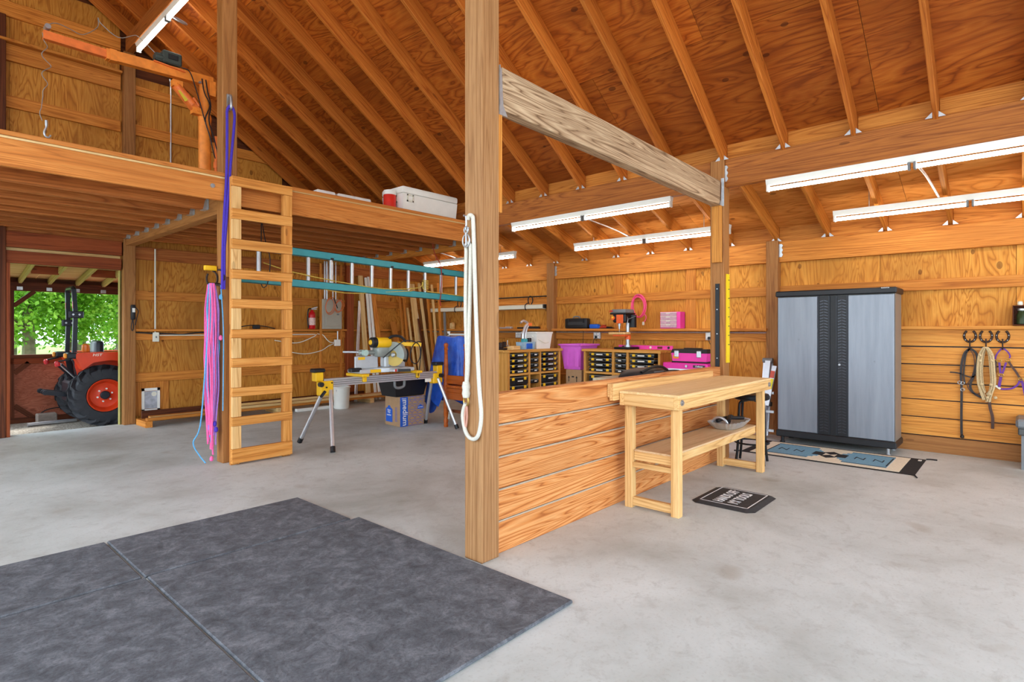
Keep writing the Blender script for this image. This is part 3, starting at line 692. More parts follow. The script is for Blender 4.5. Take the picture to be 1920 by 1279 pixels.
def strap(mb, pts, w=.02, t=.005, mi=0, k=4, nrm=(1, 0, 0)):
    P = smooth([(7.925+.0, a, b) if len(q) == 2 else q for q in pts for a, b in [q[:2]]], k) if len(pts[0]) == 2 else smooth(pts, k)
    nrm = Vector(nrm)
    vs = []; fs = []
    for i, p in enumerate(P):
        tg = (P[min(i+1, len(P)-1)]-P[max(i-1, 0)]).normalized(); sd = tg.cross(nrm).normalized()
        for a, b in ((-w/2, -t/2), (w/2, -t/2), (w/2, t/2), (-w/2, t/2)): vs.append(tuple(p+sd*a+nrm*b))
    for i in range(len(P)-1):
        for k2 in range(4): fs.append((i*4+k2, i*4+(k2+1) % 4, (i+1)*4+(k2+1) % 4, (i+1)*4+k2))
    fs += [(3, 2, 1, 0), tuple(len(vs)-4+i for i in range(4))]; mb._add(vs, fs, mi, False); return mb
br = empty('bridle', (7.93, .44, .7), 'black leather bridle and reins hanging on the left horseshoe', 'bridle')
strap(MB(), [(.44, 1.18), (.483, 1.125), (.508, 1.009), (.513, .881), (.508, .702), (.51, .446), (.508, .255), (.503, .223)], .022).build('rein', M_LEA, br)
strap(MB(), [(.44, 1.185), (.39, 1.14), (.375, 1.065), (.399, .912), (.434, .784), (.414, .709), (.355, .663), (.31, .655)], .022).build('rein', M_LEA, br)
strap(MB(), [(.44, 1.175), (.47, 1.12), (.485, 1.0), (.49, .88), (.48, .80)], .016).build('cheek_strap', M_LEA, br)
strap(MB(), [(.44, 1.175), (.405, 1.10), (.40, .98), (.425, .86), (.46, .78), (.42, .70), (.37, .69), (.345, .715)], .008).build('cord', M_BRN, br)
strap(MB(), [(.61, .914), (.56, .912), (.51, .90), (.47, .88), (.42, .87), (.39, .90)], .014).build('nose_strap', M_LEA, br)
for (v, z) in ((.50, .80), (.50, .73), (.525, .805)): MB().tube(arc((7.915, v, z), .016, 0, 2*math.pi, 12, (0, 1, 0), (0, 0, 1)), .004, 6).build('bit_ring', M_BOLT, br)
MB().lathe([(.0, -.02), (.018, -.012), (.02, 0), (.014, .016), (.0, .02)], 10, 0, (7.92, .503, .215)).build('knot', M_LEA, br)
rp = empty('rope_coil', (7.9, .3, .9), 'coiled tan rope halter hanging on the middle horseshoe', 'rope')
for k in range(12):
    f = (k-5.5)/5.5; x = 7.915-.011*(k % 4); wd = .030+.030*((k*5) % 12)/11; v0 = .303+f*.010
    a = v0+wd; b_ = v0-wd; zb = .66+.05*math.cos(k*2.1)
    MB().tube(smooth([(x, v0+.012+.012*math.sin(k), zb), (x, a+.002, .80), (x, a+.010, .95), (x, a-.002, 1.10), (x-.005, v0+wd*.4, 1.18), (x-.006, v0, 1.194), (x-.005, v0-wd*.4, 1.18), (x, b_+.002, 1.10), (x, b_-.008, .95), (x, b_-.012, .80), (x, v0-.02-.012*math.cos(k), zb-.02)], 4), .0072, 6).build('strand', M_ROPE, rp)
for (v, z) in ((.35, 1.11), (.35, 1.05), (.255, 1.12), (.255, 1.055), (.34, .80), (.26, .80), (.27, .70), (.225, .665), (.29, .66)):
    MB().lathe([(.0, -.018), (.014, -.012), (.017, 0), (.013, .012), (.0, .018)], 8, 0, (7.885, v, z), (.3, .4, 1)).build('knot', M_ROPE, rp)
strap(MB(), [(.275, .66), (.273, .60), (.268, .545), (.249, .448), (.249, .329)], .026).build('leather_popper', M_BRN, rp)
ha = empty('halter', (7.93, .12, .95), 'purple nylon halter with brass fittings hanging on the right horseshoe', 'halter')
for name, pts, w, m in (('crown_strap', [(.226, 1.07), (.221, 1.107), (.20, 1.15), (.168, 1.185), (.13, 1.155), (.109, 1.11), (.115, 1.085)], .014, M_PUR),
                        ('cheek_strap', [(.195, 1.04), (.19, .98), (.185, .92)], .018, M_PUR), ('cheek_strap', [(.14, 1.04), (.155, .98), (.172, .915)], .018, M_PUR),
                        ('cheek_strap', [(.12, 1.05), (.095, 1.0), (.06, .94), (.035, .885)], .02, M_BRN), ('nose_band', [(.18, .90), (.19, .83), (.197, .774)], .024, M_PUR),
                        ('nose_band', [(.027, .87), (.05, .81), (.091, .772), (.14, .76), (.183, .757)], .018, M_PUR), ('nose_band', [(.027, .87), (.012, .83), (.0, .77), (-.01, .70)], .022, M_PUR),
                        ('throat_strap', [(.222, 1.06), (.226, .98), (.23, .90)], .02, M_BRN)):
    strap(MB(), pts, w).build(name, m, ha)
for (v, z) in ((.18, .905), (.027, .872), (.197, 1.055), (.125, 1.065)): MB().tube(arc((7.917, v, z), .02, 0, 2*math.pi, 12, (0, 1, 0), (0, 0, 1), .014), .005, 6).build('ring', M_BRASS, ha)
strap(MB(), [(.225, .79), (.20, .77), (.185, .757)], .02).build('fleece_end', M_CREAM, ha)
# jar box on the plank cap
jb = empty('wooden_niche', (7.95, .03, 1.425), 'small open wooden box on the plank cap at the right edge', 'box')
for lo, hi in (((7.86, -.16, 1.427), (7.985, .09, 1.437)), ((7.86, -.16, 1.627), (7.985, .09, 1.637)), ((7.86, .08, 1.437), (7.985, .09, 1.627)), ((7.86, -.16, 1.437), (7.985, -.15, 1.627))): bb('panel', lo, hi, W_DARK, jb)
MB().box((7.975, -.15, 1.437), (7.984, .08, 1.627)).build('back_panel', W_DARK, jb)
jr = empty('glass_jar', (7.91, .02, 1.44), 'dark green glass jar inside the small wooden box', 'jar')
MB().lathe([(.03, 1.439), (.038, 1.445), (.04, 1.54), (.028, 1.565), (.027, 1.585)], 16, 0, (7.91, .02, 0)).build('jar_body', pm('green_glass', (70, 84, 50), .1, 0, .1, trans=.5), jr)
MB().lathe([(.03, 1.583), (.031, 1.60), (.03, 1.603)], 16, 0, (7.91, .02, 0)).build('lid', M_ZINC, jr)
MB().lathe([(.02, 1.638), (.024, 1.65), (.02, 1.675), (.008, 1.68)], 12, 0, (7.92, .03, 0)).build('knob', M_CREAM, jb)
gb = empty('grey_bench', (7.7, -.1, 0), 'grey plastic bench standing at the right edge of the plank wall', 'bench')
MB().rbox((7.50, -.7, .41), (7.93, .062, .50), .02).build('lid', M_GREYP, gb)
MB().rbox((7.52, -.68, .34), (7.91, .045, .41), .01).build('rim', pm('dark_grey_plastic', (84, 84, 82), .5), gb)
MB().box((7.55, -.65, .0), (7.89, .02, .34)).build('chest', M_GREYP, gb)
# ------------------------------------------------------------------ built-in wooden ladder
ld = empty('wooden_ladder', (2.71, 6.03, 0), 'site-built pine ladder with ten flat rungs leading up to the loft', 'ladder')
for u in (2.395, 2.94): bb('stringer', (u, 6.012, 0), (u+.09, 6.05, 2.95), W_LADD, ld, 2)
RZ = [(.02, .165), (.40, .49), (.70, .79), (1.0, 1.09), (1.30, 1.385), (1.605, 1.695), (1.905, 2.0), (2.21, 2.31), (2.515, 2.62), (2.85, 2.95)]
for z0, z1 in RZ: bb('rung', (2.392, 5.97, z0), (3.033, 6.011, z1), W_LADD, ld)
for (a0, a1), (b0, b1) in zip(RZ, RZ[1:]):
    for u in (2.395, 2.94): bb('spacer_block', (u, 5.972, a1+.002), (u+.09, 6.011, b0-.002), W_BENCH if u < 2.5 else W_LADD, ld, 2)
# ------------------------------------------------------------------ extension ladder slung under the loft
M_TEAL = pm('teal_fibreglass', (64, 158, 166), .4, 0, .06)
el = empty('extension_ladder', (4.6, 6.55, 2.1), 'teal fibreglass extension ladder with aluminium rungs slung under the loft', 'ladder')
def rail(z0, z1, d):
    mb = MB(); a, b_ = 2.70, 6.25
    for (lo, hi) in (((0, -.035, -.045), (1, -.030, .045)), ((0, -.035, .040), (1, .03, .045)), ((0, -.035, -.045), (1, .03, -.040))):
        mb.M = Matrix.Translation((a, 6.55, z0)) @ frame((a, 0, z0), (b_, 0, z1)) @ Matrix.Diagonal(((Vector((a, 0, z0))-Vector((b_, 0, z1))).length, 1, 1, 1)); mb.box(lo, hi)
    mb.build('rail', M_TEAL, el)
rail(2.345, 2.245, 0); rail(1.965, 1.865, 0)
for k in range(11):
    u = 2.917+.3065*k; dz = -(u-2.7)/3.55*.10
    MB().rbox((u-.018, 6.53, 1.965+dz), (u+.018, 6.575, 2.345+dz), .008).build('rung', M_ALU, el)
    MB().box((u-.022, 6.512, 2.30+dz), (u+.022, 6.53, 2.325+dz)).build('rung_collar', M_BLACK, el) if k % 3 == 0 else None
M_YROPE = pm('yellow_rope', (216, 186, 84), .8, 0, .2, 80)
MB().tube(smooth([(2.97, 6.54, 2.16), (3.3, 6.52, 2.08), (3.9, 6.51, 2.0), (4.6, 6.5, 1.945), (5.2, 6.5, 1.99), (5.28, 6.5, 2.08), (5.32, 6.5, 1.96), (5.7, 6.5, 1.93), (6.2, 6.5, 1.9)]), .006, 6).build('haul_rope', M_YROPE, el)
MB().tube(smooth([(3.4, 6.52, 1.95), (4.0, 6.52, 1.86), (4.6, 6.52, 1.90), (5.1, 6.51, 1.94)]), .005, 6).build('haul_rope', M_YROPE, el)
ek = MB(); z = 2.265
for k in range(7): ek.tube(arc((5.38, 6.55, 2.05+.02*k-.06), .04, 0, 2*math.pi, 10, (1, 0, 0), (0, 1, .1)), .006, 5)
ek.build('rope_lashing', M_YROPE, el)
rc = MB().tube(smooth([(5.60, 6.66, 2.70), (5.60, 6.60, 2.52), (5.62, 6.49, 2.34), (5.63, 6.49, 2.1), (5.62, 6.49, 1.92), (5.61, 6.5, 1.80), (5.63, 6.5, 1.74), (5.61, 6.5, 1.82)]), .007, 6).build('sling_cord', pm('red_cord', (160, 50, 36), .8)); tag(rc, 'dark red cord slinging the extension ladder from a joist', 'cord')
rc = MB().tube(smooth([(3.0, 6.66, 2.70), (3.0, 6.55, 2.40), (3.03, 6.5, 2.2), (3.0, 6.5, 1.92), (2.97, 6.6, 1.92), (2.98, 6.62, 2.4), (3.0, 6.66, 2.70)]), .006, 6).build('sling_cord', M_BLACK); tag(rc, 'black cord slinging the left end of the extension ladder', 'cord')
# ------------------------------------------------------------------ jib hoist on the loft
M_OR = pm('orange_paint', (246, 142, 52), .45, 0, .16, 14); M_OR2 = pm('deep_orange_paint', (238, 122, 54), .45, 0, .12, 14)
jb_ = empty('jib_hoist', (2.50, 7.0, 2.95), 'orange painted jib hoist with long boom and electric winch on the loft', 'hoist')
MB().box((2.36, 6.86, 2.951), (2.64, 7.14, 2.97)).cyl((2.50, 7.0, 2.95), (2.50, 7.0, 3.85), .065, None, 20).build('mast', M_OR, jb_)
MB().cyl((2.50, 7.0, 3.80), (2.50, 7.0, 4.24), .056, None, 20).cyl((2.50, 7.0, 3.78), (2.50, 7.0, 3.83), .07, None, 20).build('swivel', M_OR, jb_)
MB().bar((2.58, 7.0, 4.245), (1.55, 7.0, 4.208), .08, .105).build('boom', M_OR, jb_)
MB().bar((1.62, 7.0, 4.21), (1.05, 7.0, 4.215), .06, .082).build('boom_extension', M_OR2, jb_)
MB().bar((1.64, 7.0, 4.211), (1.58, 7.0, 4.209), .09, .115).build('boom_collar', M_OR, jb_)
MB().box((2.53, 6.945, 4.075), (2.60, 7.055, 4.245)).build('head_bracket', M_OR, jb_)
MB().bar((2.19, 6.97, 4.085), (2.40, 6.97, 3.86), .075, .075).cyl((2.20, 6.97, 4.075), (2.36, 6.97, 3.92), .05, None, 14).build('ram', M_OR2, jb_)
MB().bar((2.22, 6.928, 4.035), (2.29, 6.928, 3.935), .004, .05).build('warning_label', pm('label_yellow'if 0 else 'label_amber', (226, 200, 60), .5), jb_)
MB().cyl((2.36, 6.955, 3.995), (2.42, 6.955, 3.92), .02, None, 10).build('pump_handle', M_OR2, jb_)
for p in ((2.20, 4.105), (2.40, 3.86)): MB().box((p[0]-.05, 6.93, p[1]-.04), (p[0]+.05, 7.01, p[1]+.03)).cyl((p[0], 6.915, p[1]), (p[0], 7.03, p[1]), .014, None, 10).build('lug', M_OR, jb_)
MB().cyl((2.43, 6.938, 4.190), (2.43, 6.96, 4.190), .014, None, 8).build('bolt', M_BOLT, jb_)
M_WIN = pm('winch_grey', (64, 72, 68), .5, .2, .2)
wn = MB().rbox((2.05, 6.92, 4.290), (2.24, 7.08, 4.425), .012).build('winch', M_WIN, jb_)
MB().box((1.99, 6.94, 4.295), (2.05, 7.05, 4.375)).cyl((1.98, 6.96, 4.335), (2.07, 6.96, 4.335), .035, None, 12).build('winch_drum', M_WIN, wn)
MB().rbox((2.10, 6.912, 4.335), (2.20, 6.922, 4.395), .006).build('winch_cover', M_BLACK, wn)
MB().bar((1.97, 7.0, 4.275), (2.28, 7.0, 4.255), .13, .012).build('winch_plate', M_OR2, jb_)
M_WIRE = pm('wire_rope', (150, 146, 140), .5, .5)
MB().tube(smooth([(2.0, 6.96, 4.355), (1.9, 6.96, 4.435), (1.82, 6.96, 4.485), (1.78, 6.96, 4.475), (1.65, 6.96, 4.405), (1.5, 6.95, 4.485), (1.475, 6.95, 4.535), (1.47, 6.95, 4.435), (1.35, 6.95, 4.315), (1.25, 6.96, 4.335), (1.15, 6.97, 4.355), (1.08, 6.98, 4.320)]), .004, 5).build('winch_cable', M_WIRE, jb_)
MB().cyl((1.08, 6.95, 4.295), (1.08, 7.04, 4.295), .025, None, 12).build('sheave', M_BOLT, jb_)
cp = [(1.045, 7.0, 4.235)]
for k in range(34):
    t = k/33; r = .035*math.sin(math.pi*min(1, t*1.3+.1)) if t < .85 else .01
    cp.append((1.055+r*math.sin(t*26)+.02*math.sin(t*5), 7.0+r*.5*math.cos(t*26), 4.17-t*.78))
MB().tube(smooth(cp, 3), .0035, 5).build('hanging_cable', M_WIRE, jb_)
MB().tube(smooth([(1.075, 7.0, 3.40), (1.075, 7.0, 3.34), (1.06, 7.0, 3.29), (1.065, 7.0, 3.25), (1.09, 7.0, 3.24), (1.108, 7.0, 3.265)], 4), [.012]*4+[.009]*17, 8).build('hook', M_ZINC, jb_)
cbm = MB()
for (a, b_) in ((.02, .0), (-.02, .03)):
    cbm.tube(smooth([(2.47+a, 6.94, 4.235), (2.49+a, 6.93, 4.085), (2.52+a+b_, 6.93, 3.95), (2.50+a, 6.93, 3.78), (2.55+a, 6.93, 3.60), (2.60+a, 6.94, 3.40), (2.62+b_, 6.95, 3.2), (2.63, 6.95, 3.05)]), .007, 6)
cbm.tube(smooth([(2.24, 6.95, 4.295), (2.32, 6.93, 4.265), (2.38, 6.92, 4.085), (2.42, 6.92, 3.95), (2.48, 6.93, 3.75)]), .006, 6)
cbm.build('cables', M_BLACK, jb_)
MB().cyl((2.60, 6.95, 3.10), (2.60, 6.95, 3.62), .016, None, 8).cyl((2.60, 6.95, 3.25), (2.60, 6.95, 3.32), .026, None, 8).build('side_rod', M_OR2, jb_)
# conduit on the loft gable
c1 = MB().tube([(3.0, 9.77, 2.96), (3.0, 9.77, 5.19), (2.985, 9.77, 5.24)], .013, 8).build('conduit_pipe', M_ALU); tag(c1, 'thin vertical conduit on the gable wall above the loft', 'pipe')
# ------------------------------------------------------------------ things on the loft
ck = empty('cooler', (5.35, 6.45, 2.95), 'long white picnic cooler standing on the loft edge', 'cooler')
MB().taper(2.951, (.475, .215), 3.235, (.495, .235), 0, (5.215, 6.46)).build('body', M_WHITEP, ck)
MB().rbox((4.71, 6.215, 3.237), (5.72, 6.705, 3.335), .03, 0, 2).build('lid', M_WHITEP, ck)
mb = MB()
for lo, hi in (((4.718, 6.36, 3.12), (4.735, 6.48, 3.14)), ((4.718, 6.36, 3.20), (4.735, 6.48, 3.22)), ((4.718, 6.36, 3.12), (4.735, 6.38, 3.22)), ((4.718, 6.46, 3.12), (4.735, 6.48, 3.22))): mb.box(lo, hi)
mb.build('handle', M_CREAM, ck)
mb = MB(); v = 6.222
for lo, hi in (((4.79, v, 3.13), (4.90, v+.02, 3.15)), ((4.79, v, 3.21), (4.90, v+.02, 3.23)), ((4.79, v, 3.13), (4.81, v+.02, 3.23)), ((4.88, v, 3.13), (4.90, v+.02, 3.23))): mb.box(lo, hi)
mb.build('latch', M_CREAM, ck)
jg = empty('drink_jug', (4.63, 6.40, 2.95), 'red insulated jug with white lid beside the white cooler', 'jug')
MB().lathe([(.075, 2.951), (.085, 2.96), (.085, 3.20), (.08, 3.21)], 20, 0, (4.63, 6.40, 0)).build('body', pm('red_plastic', (214, 40, 24), .4), jg)
MB().lathe([(.088, 3.21), (.09, 3.23), (.08, 3.27), (.03, 3.285)], 20, 0, (4.63, 6.40, 0)).build('lid', M_WHITEP, jg)
for i, (u, z) in enumerate(((3.62, 3.075), (3.90, 3.075), (4.13, 3.075))):
    o = MB().rbox((-.13, -.19, 0), (.12, .19, .115), .015).build('foam_box', pm('white_foam', (228, 226, 222), .8), None, (u, 6.45, 2.951)); tag(o, ['leftmost white foam box lying on the loft', 'middle white foam box lying on the loft', 'rightmost white foam box lying on the loft'][i], 'box', 'foam boxes on the loft')
# ------------------------------------------------------------------ ropes on the loft post
M_VIO = pm('violet_rope', (72, 52, 176), .8, 0, .12, 90)
hk = MB().box((2.41, 6.135, 3.70), (2.45, 6.16, 3.83)).tube(smooth([(2.43, 6.14, 3.82), (2.43, 6.10, 3.80), (2.43, 6.085, 3.74), (2.43, 6.09, 3.68), (2.43, 6.12, 3.665)]), .014, 8).build('wall_hook', M_BOLT); tag(hk, 'bright steel hook on the loft post holding violet rope', 'hook')
vr = empty('violet_rope', (2.42, 6.1, 2.5), 'violet rope doubled over the steel hook on the loft post', 'rope')
MB().tube(smooth([(2.345, 6.10, 1.80), (2.35, 6.085, 2.35), (2.375, 6.065, 2.98), (2.39, 6.09, 3.50), (2.395, 6.10, 3.64), (2.43, 6.10, 3.70), (2.465, 6.10, 3.64), (2.46, 6.09, 3.50), (2.405, 6.06, 2.98), (2.37, 6.08, 2.35), (2.35, 6.12, 1.80)], 6), .014, 8).build('strand', M_VIO, vr)
MB().tube(smooth([(2.365, 6.10, 1.80), (2.365, 6.08, 2.35), (2.395, 6.065, 2.90)], 6), .013, 8).build('strand', M_VIO, vr)
hh = empty('horseshoe_hook', (2.35, 6.235, 1.9), 'black horseshoe hook on the loft post holding pink twine', 'hook')
for s in (-1, 1):
    MB().tube(arc((2.33, 6.235+s*.09, 1.92), .065, math.radians(100), math.radians(400) if s > 0 else math.radians(-130), 14, (-.5*s, .86*s, 0), (0, 0, 1), .08), .010, 6).build('horseshoe', M_IRON, hh)
MB().bar((2.37, 6.235, 1.86), (2.25, 6.235, 1.86), .02, .02).build('peg', M_IRON, hh)
MB().rbox((2.24, 6.27, 2.0), (2.36, 6.31, 2.05), .005).build('tape_tag', M_YEL, hh)
tw = empty('twine_bundle', (2.3, 6.2, .9), 'long bundle of pink and blue baling twine hanging down the loft post', 'twine')
M_PINK = pm('pink_twine', (246, 104, 168), .75, 0, .12, 70); M_LBLU = pm('blue_twine', (96, 170, 214), .75, 0, .12, 70); M_LIL = pm('lilac_twine', (176, 132, 214), .75, 0, .12, 70)
rnd = random.Random(3)
for k in range(64):
    a = rnd.uniform(0, 6.28); r = rnd.uniform(.0, .055); m = rnd.choice([M_PINK]*6+[M_LBLU]*3+[M_LIL]*2)
    zb = rnd.choice([.28, .38, .5, .65])*rnd.uniform(.7, 1.2) if k > 4 else rnd.uniform(.05, .16)
    cx, cy = 2.285+r*math.cos(a), 6.215+r*math.sin(a)*1.2
    pts = [(2.285+.6*(cx-2.285), 6.215+.6*(cy-6.215), 1.86)]
    for j in range(1, 7):
        t = j/6; f = 1+.5*math.sin(t*3.0)-.5*t
        pts.append((2.285+(cx-2.285)*f+rnd.uniform(-.012, .012), 6.215+(cy-6.215)*f+rnd.uniform(-.012, .012), 1.86+(zb-1.86)*t))
    MB().tube(smooth(pts, 3), rnd.uniform(.006, .0085), 5).build('strand', m, tw)
MB().tube(smooth([(2.27, 6.18, 1.84), (2.22, 6.2, 1.0), (2.20, 6.28, .4), (2.16, 6.36, .22), (2.2, 6.3, .09), (2.23, 6.22, .02)]), .007, 6).build('strand', M_LBLU, tw)
MB().tube(smooth([(2.34, 6.12, 1.84), (2.365, 6.12, 1.4), (2.36, 6.11, .9), (2.36, 6.12, .55)]), .006, 6).build('strand', M_LBLU, tw)
for (x, y, z, m) in ((2.28, 6.2, .06, M_PINK), (2.345, 6.14, 1.30, M_PINK), (2.35, 6.15, 1.72, M_LBLU), (2.30, 6.17, .42, M_VIO), (2.31, 6.16, .36, M_VIO)):
    MB().lathe([(0, -.03), (.016, -.02), (.02, 0), (.014, .02), (0, .03)], 8, 0, (x, y, z)).build('knot', m, tw)
# ------------------------------------------------------------------ lead rope on the foreground post
wrp = empty('lead_rope', (2.35, 2.44, 1.4), 'thick white lead rope looped over a steel hook on the foreground post', 'rope')
M_WROPE = pm('white_rope', (208, 202, 188), .85, 0, .08, 110)
X = 2.352
MB().tube(smooth([(X, 2.466, 2.04), (X-.004, 2.455, 2.062), (X, 2.434, 2.055), (X, 2.424, 2.0), (X, 2.408, 1.6), (X, 2.392, 1.30), (X, 2.375, 1.05), (X, 2.358, .89), (X, 2.372, .79), (X, 2.402, .742), (X, 2.45, .737), (X, 2.492, .775), (X, 2.515, .86), (X, 2.505, .91), (X, 2.49, .94)], 5), .0125, 10).build('strand', M_WROPE, wrp)
MB().tube(smooth([(X, 2.484, 1.04), (X, 2.478, 1.2), (X-.006, 2.484, 1.5), (X, 2.484, 1.84), (X-.004, 2.483, 1.885), (X, 2.468, 1.90), (X-.004, 2.452, 1.89), (X, 2.446, 1.84), (X, 2.458, 1.42), (X, 2.47, 1.15), (X, 2.484, 1.04)], 5), .0125, 10).build('strand', M_WROPE, wrp)
MB().lathe([(.0, -.05), (.02, -.045), (.026, -.02), (.022, 0), (.026, .02), (.02, .05), (0, .055)], 14, 0, (X, 2.486, 1.02)).build('splice', M_WROPE, wrp)
MB().tube(arc((X, 2.486, .955), .02, 0, 2*math.pi, 14, (0, 1, 0), (0, 0, 1), .03), .006, 8).build('snap', M_BRASS, wrp)
MB().tube(smooth([(X, 2.48, .93), (X, 2.478, .86), (X, 2.488, .80), (X, 2.498, .84), (X, 2.49, .92)]), .006, 6).build('leather_loop', pm('pink_leather', (206, 150, 130), .6), wrp)
hk = empty('rope_hook', (2.36, 2.47, 1.97), 'chromed swivel hook and figure-eight ring on the foreground post', 'hook')
MB().cyl((2.372, 2.484, 2.06), (2.335, 2.492, 2.066), .006, None, 8).tube(smooth([(2.34, 2.475, 2.06), (2.338, 2.47, 2.02), (2.338, 2.472, 1.98), (2.338, 2.46, 1.97), (2.338, 2.452, 1.99)]), .006, 8).build('hook', M_BOLT, hk)
MB().tube(arc((2.335, 2.468, 1.975), .017, 0, 2*math.pi, 16, (0, 1, 0), (0, 0, 1), .02), .0045, 8).tube(arc((2.335, 2.468, 1.912), .029, 0, 2*math.pi, 20, (0, 1, 0), (0, 0, 1), .038), .005, 8).cyl((2.335, 2.468, 1.885), (2.335, 2.468, 1.96), .006, None, 8).build('figure_eight_ring', M_BOLT, hk)
# yellow rule and black track on the partition post
yr = empty('yellow_rule', (6.1, 2.365, 1.03), 'long yellow measuring stick fixed to the partition post', 'ruler')
MB().box((6.05, 2.360, 1.03), (6.135, 2.369, 1.98)).build('stick', pm('yellow_paint', (250, 214, 30), .5, 0, .03), yr)
tk = MB()
for k in range(46):
    z = 1.22+k*.0165; L = .045 if k % 6 == 0 else .022
    tk.box((6.135-L, 2.3592, z), (6.135, 2.3602, z+(.008 if k % 6 == 0 else .003)))
tk.build('tick_marks', M_BLACK, yr)
bt = empty('slotted_track', (5.99, 2.44, .98), 'black slotted steel track screwed to the face of the partition post', 'track')
MB().box((5.985, 2.415, .99), (5.999, 2.458, 1.875)).build('channel', M_STEELB, bt)
mb = MB()
for z in (1.08, 1.34, 1.60, 1.82): mb.cyl((5.98, 2.437, z), (5.986, 2.437, z), .006, None, 8)
mb.build('screws', M_BOLT, bt)
# ------------------------------------------------------------------ services on the gable wall
M_FIRE = pm('extinguisher_red', (206, 26, 30), .3, 0, .05)
fe = empty('fire_extinguisher', (5.29, 9.68, 1.4), 'red fire extinguisher standing on the gable wall shelf', 'extinguisher')
MB().lathe([(.05, 1.397), (.06, 1.41), (.06, 1.66), (.05, 1.70), (.025, 1.725), (.022, 1.75)], 20, 0, (5.29, 9.73-.05, 0)).build('cylinder', M_FIRE, fe)
MB().lathe([(.0605, 1.47), (.0612, 1.475), (.0612, 1.60), (.0605, 1.605)], 20, 0, (5.29, 9.68, 0)).build('label_band', pm('label_pale', (230, 190, 180), .5, 0, .3, 60), fe)
MB().box((5.27, 9.66, 1.75), (5.31, 9.70, 1.775)).bar((5.28, 9.68, 1.775), (5.38, 9.66, 1.80), .02, .012).bar((5.28, 9.68, 1.76), (5.37, 9.66, 1.765), .02, .010).build('valve', M_BOLT, fe)
MB().tube(smooth([(5.27, 9.68, 1.77), (5.22, 9.67, 1.76), (5.20, 9.67, 1.65), (5.205, 9.67, 1.5), (5.22, 9.67, 1.42)]), .011, 8).build('hose', M_BLACK, fe)
ep = empty('electrical_panel', (5.67, 9.69, 1.67), 'grey electrical breaker panel between two studs on the gable wall', 'panel')
M_PAN = pm('panel_grey', (176, 172, 158), .5, .1, .04)
MB().rbox((5.475, 9.62, 1.40), (5.868, 9.67, 1.955), .006).build('box', M_PAN, ep)
dd = MB().rbox((5.53, 9.612, 1.45), (5.83, 9.62, 1.85), .004).build('door', M_PAN, ep)
MB().box((5.755, 9.605, 1.66), (5.80, 9.612, 1.69)).build('latch', M_GREYP, dd)
MB().box((5.475, 9.66, 1.36), (5.868, 9.80, 1.40)).build('bracket', W_STUD, ep)
for i, (u, r) in enumerate(((5.53, .014), (5.575, .02), (5.70, .012), (5.76, .012))):
    o = MB().cyl((u, 9.66, 1.96), (u, 9.66, 2.66), r, None, 8).build('conduit_pipe', M_ALU); tag(o, ['leftmost conduit above the electrical panel', 'thick second conduit above the electrical panel', 'third conduit above the electrical panel', 'rightmost conduit above the electrical panel'][i], 'pipe', 'conduits above the electrical panel')
oc = empty('orange_cord', (5.68, 9.6, 1.8), 'thin orange extension cord hung over the electrical panel', 'cord')
M_OCORD = pm('orange_cord', (226, 116, 60), .5)
for k, (cu, r, h) in enumerate(((5.62, .10, .16), (5.60, .085, .13), (5.78, .07, .12), (5.80, .09, .10))):
    MB().tube(arc((cu, 9.598-.004*k, 1.83), r, 0, 2*math.pi, 24, (1, 0, 0), (.15, 0, 1), h), .006, 6).build('loop', M_OCORD, oc)
MB().tube(smooth([(5.68, 9.59, 1.98), (5.72, 9.59, 1.88), (5.76, 9.59, 1.79)]), .009, 6).build('plug', M_BLACK, oc)
ob = empty('outlet_box', (5.80, 9.68, 1.14), 'white junction box below the electrical panel', 'outlet')
MB().rbox((5.73, 9.63, 1.08), (5.85, 9.68, 1.20), .008).build('box', M_WHITEP, ob)
MB().cyl((5.80, 9.66, 1.20), (5.80, 9.66, 1.36), .011, None, 8).build('conduit', M_ALU, ob)
for i, pts in enumerate(([(4.6, 9.70, 1.20), (5.0, 9.69, 1.15), (5.3, 9.68, 1.25), (5.38, 9.68, 1.30)], [(4.8, 9.66, 1.0), (5.15, 9.66, .95), (5.45, 9.65, 1.0), (5.60, 9.65, 1.08), (5.72, 9.64, 1.13)], [(5.40, 9.68, 1.31), (5.50, 9.67, 1.29), (5.58, 9.66, 1.20), (5.65, 9.65, 1.15), (5.73, 9.64, 1.15)])):
    o = MB().tube(smooth(pts, 6), .008, 6).build('power_cable', M_CREAM); tag(o, ['short white cable on the girt left of the panel stud', 'white cable sagging below the girt into the junction box', 'white cable curving from the stud to the junction box'][i], 'cable')
c1 = empty('conduit_run', (2.78, 9.76, 1.3), 'thin vertical conduit with a switch box left of the loft post', 'pipe')
MB().cyl((2.78, 9.74, 1.34), (2.78, 9.74, 2.60), .011, None, 8).build('pipe', M_CREAM, c1)
MB().rbox((2.745, 9.70, 1.205), (2.825, 9.755, 1.345), .006).build('switch_box', M_CREAM, c1)
MB().box((2.775, 9.695, 1.26), (2.79, 9.70, 1.29)).build('switch', M_GREYP, c1)
MB().cyl((2.82, 9.735, 1.30), (5.38, 9.735, 1.30), .009, None, 8).build('pipe', M_CREAM, c1)
o = MB().tube(smooth([(2.53, 9.745, 1.345), (2.75, 9.742, 1.33), (2.95, 9.742, 1.325), (3.15, 9.742, 1.315), (3.4, 9.742, 1.34), (3.6, 9.742, 1.335), (4.0, 9.742, 1.345)]), .010, 6).build('power_cable', M_BLACK); tag(o, 'black cable running along the gable wall girt', 'cable')
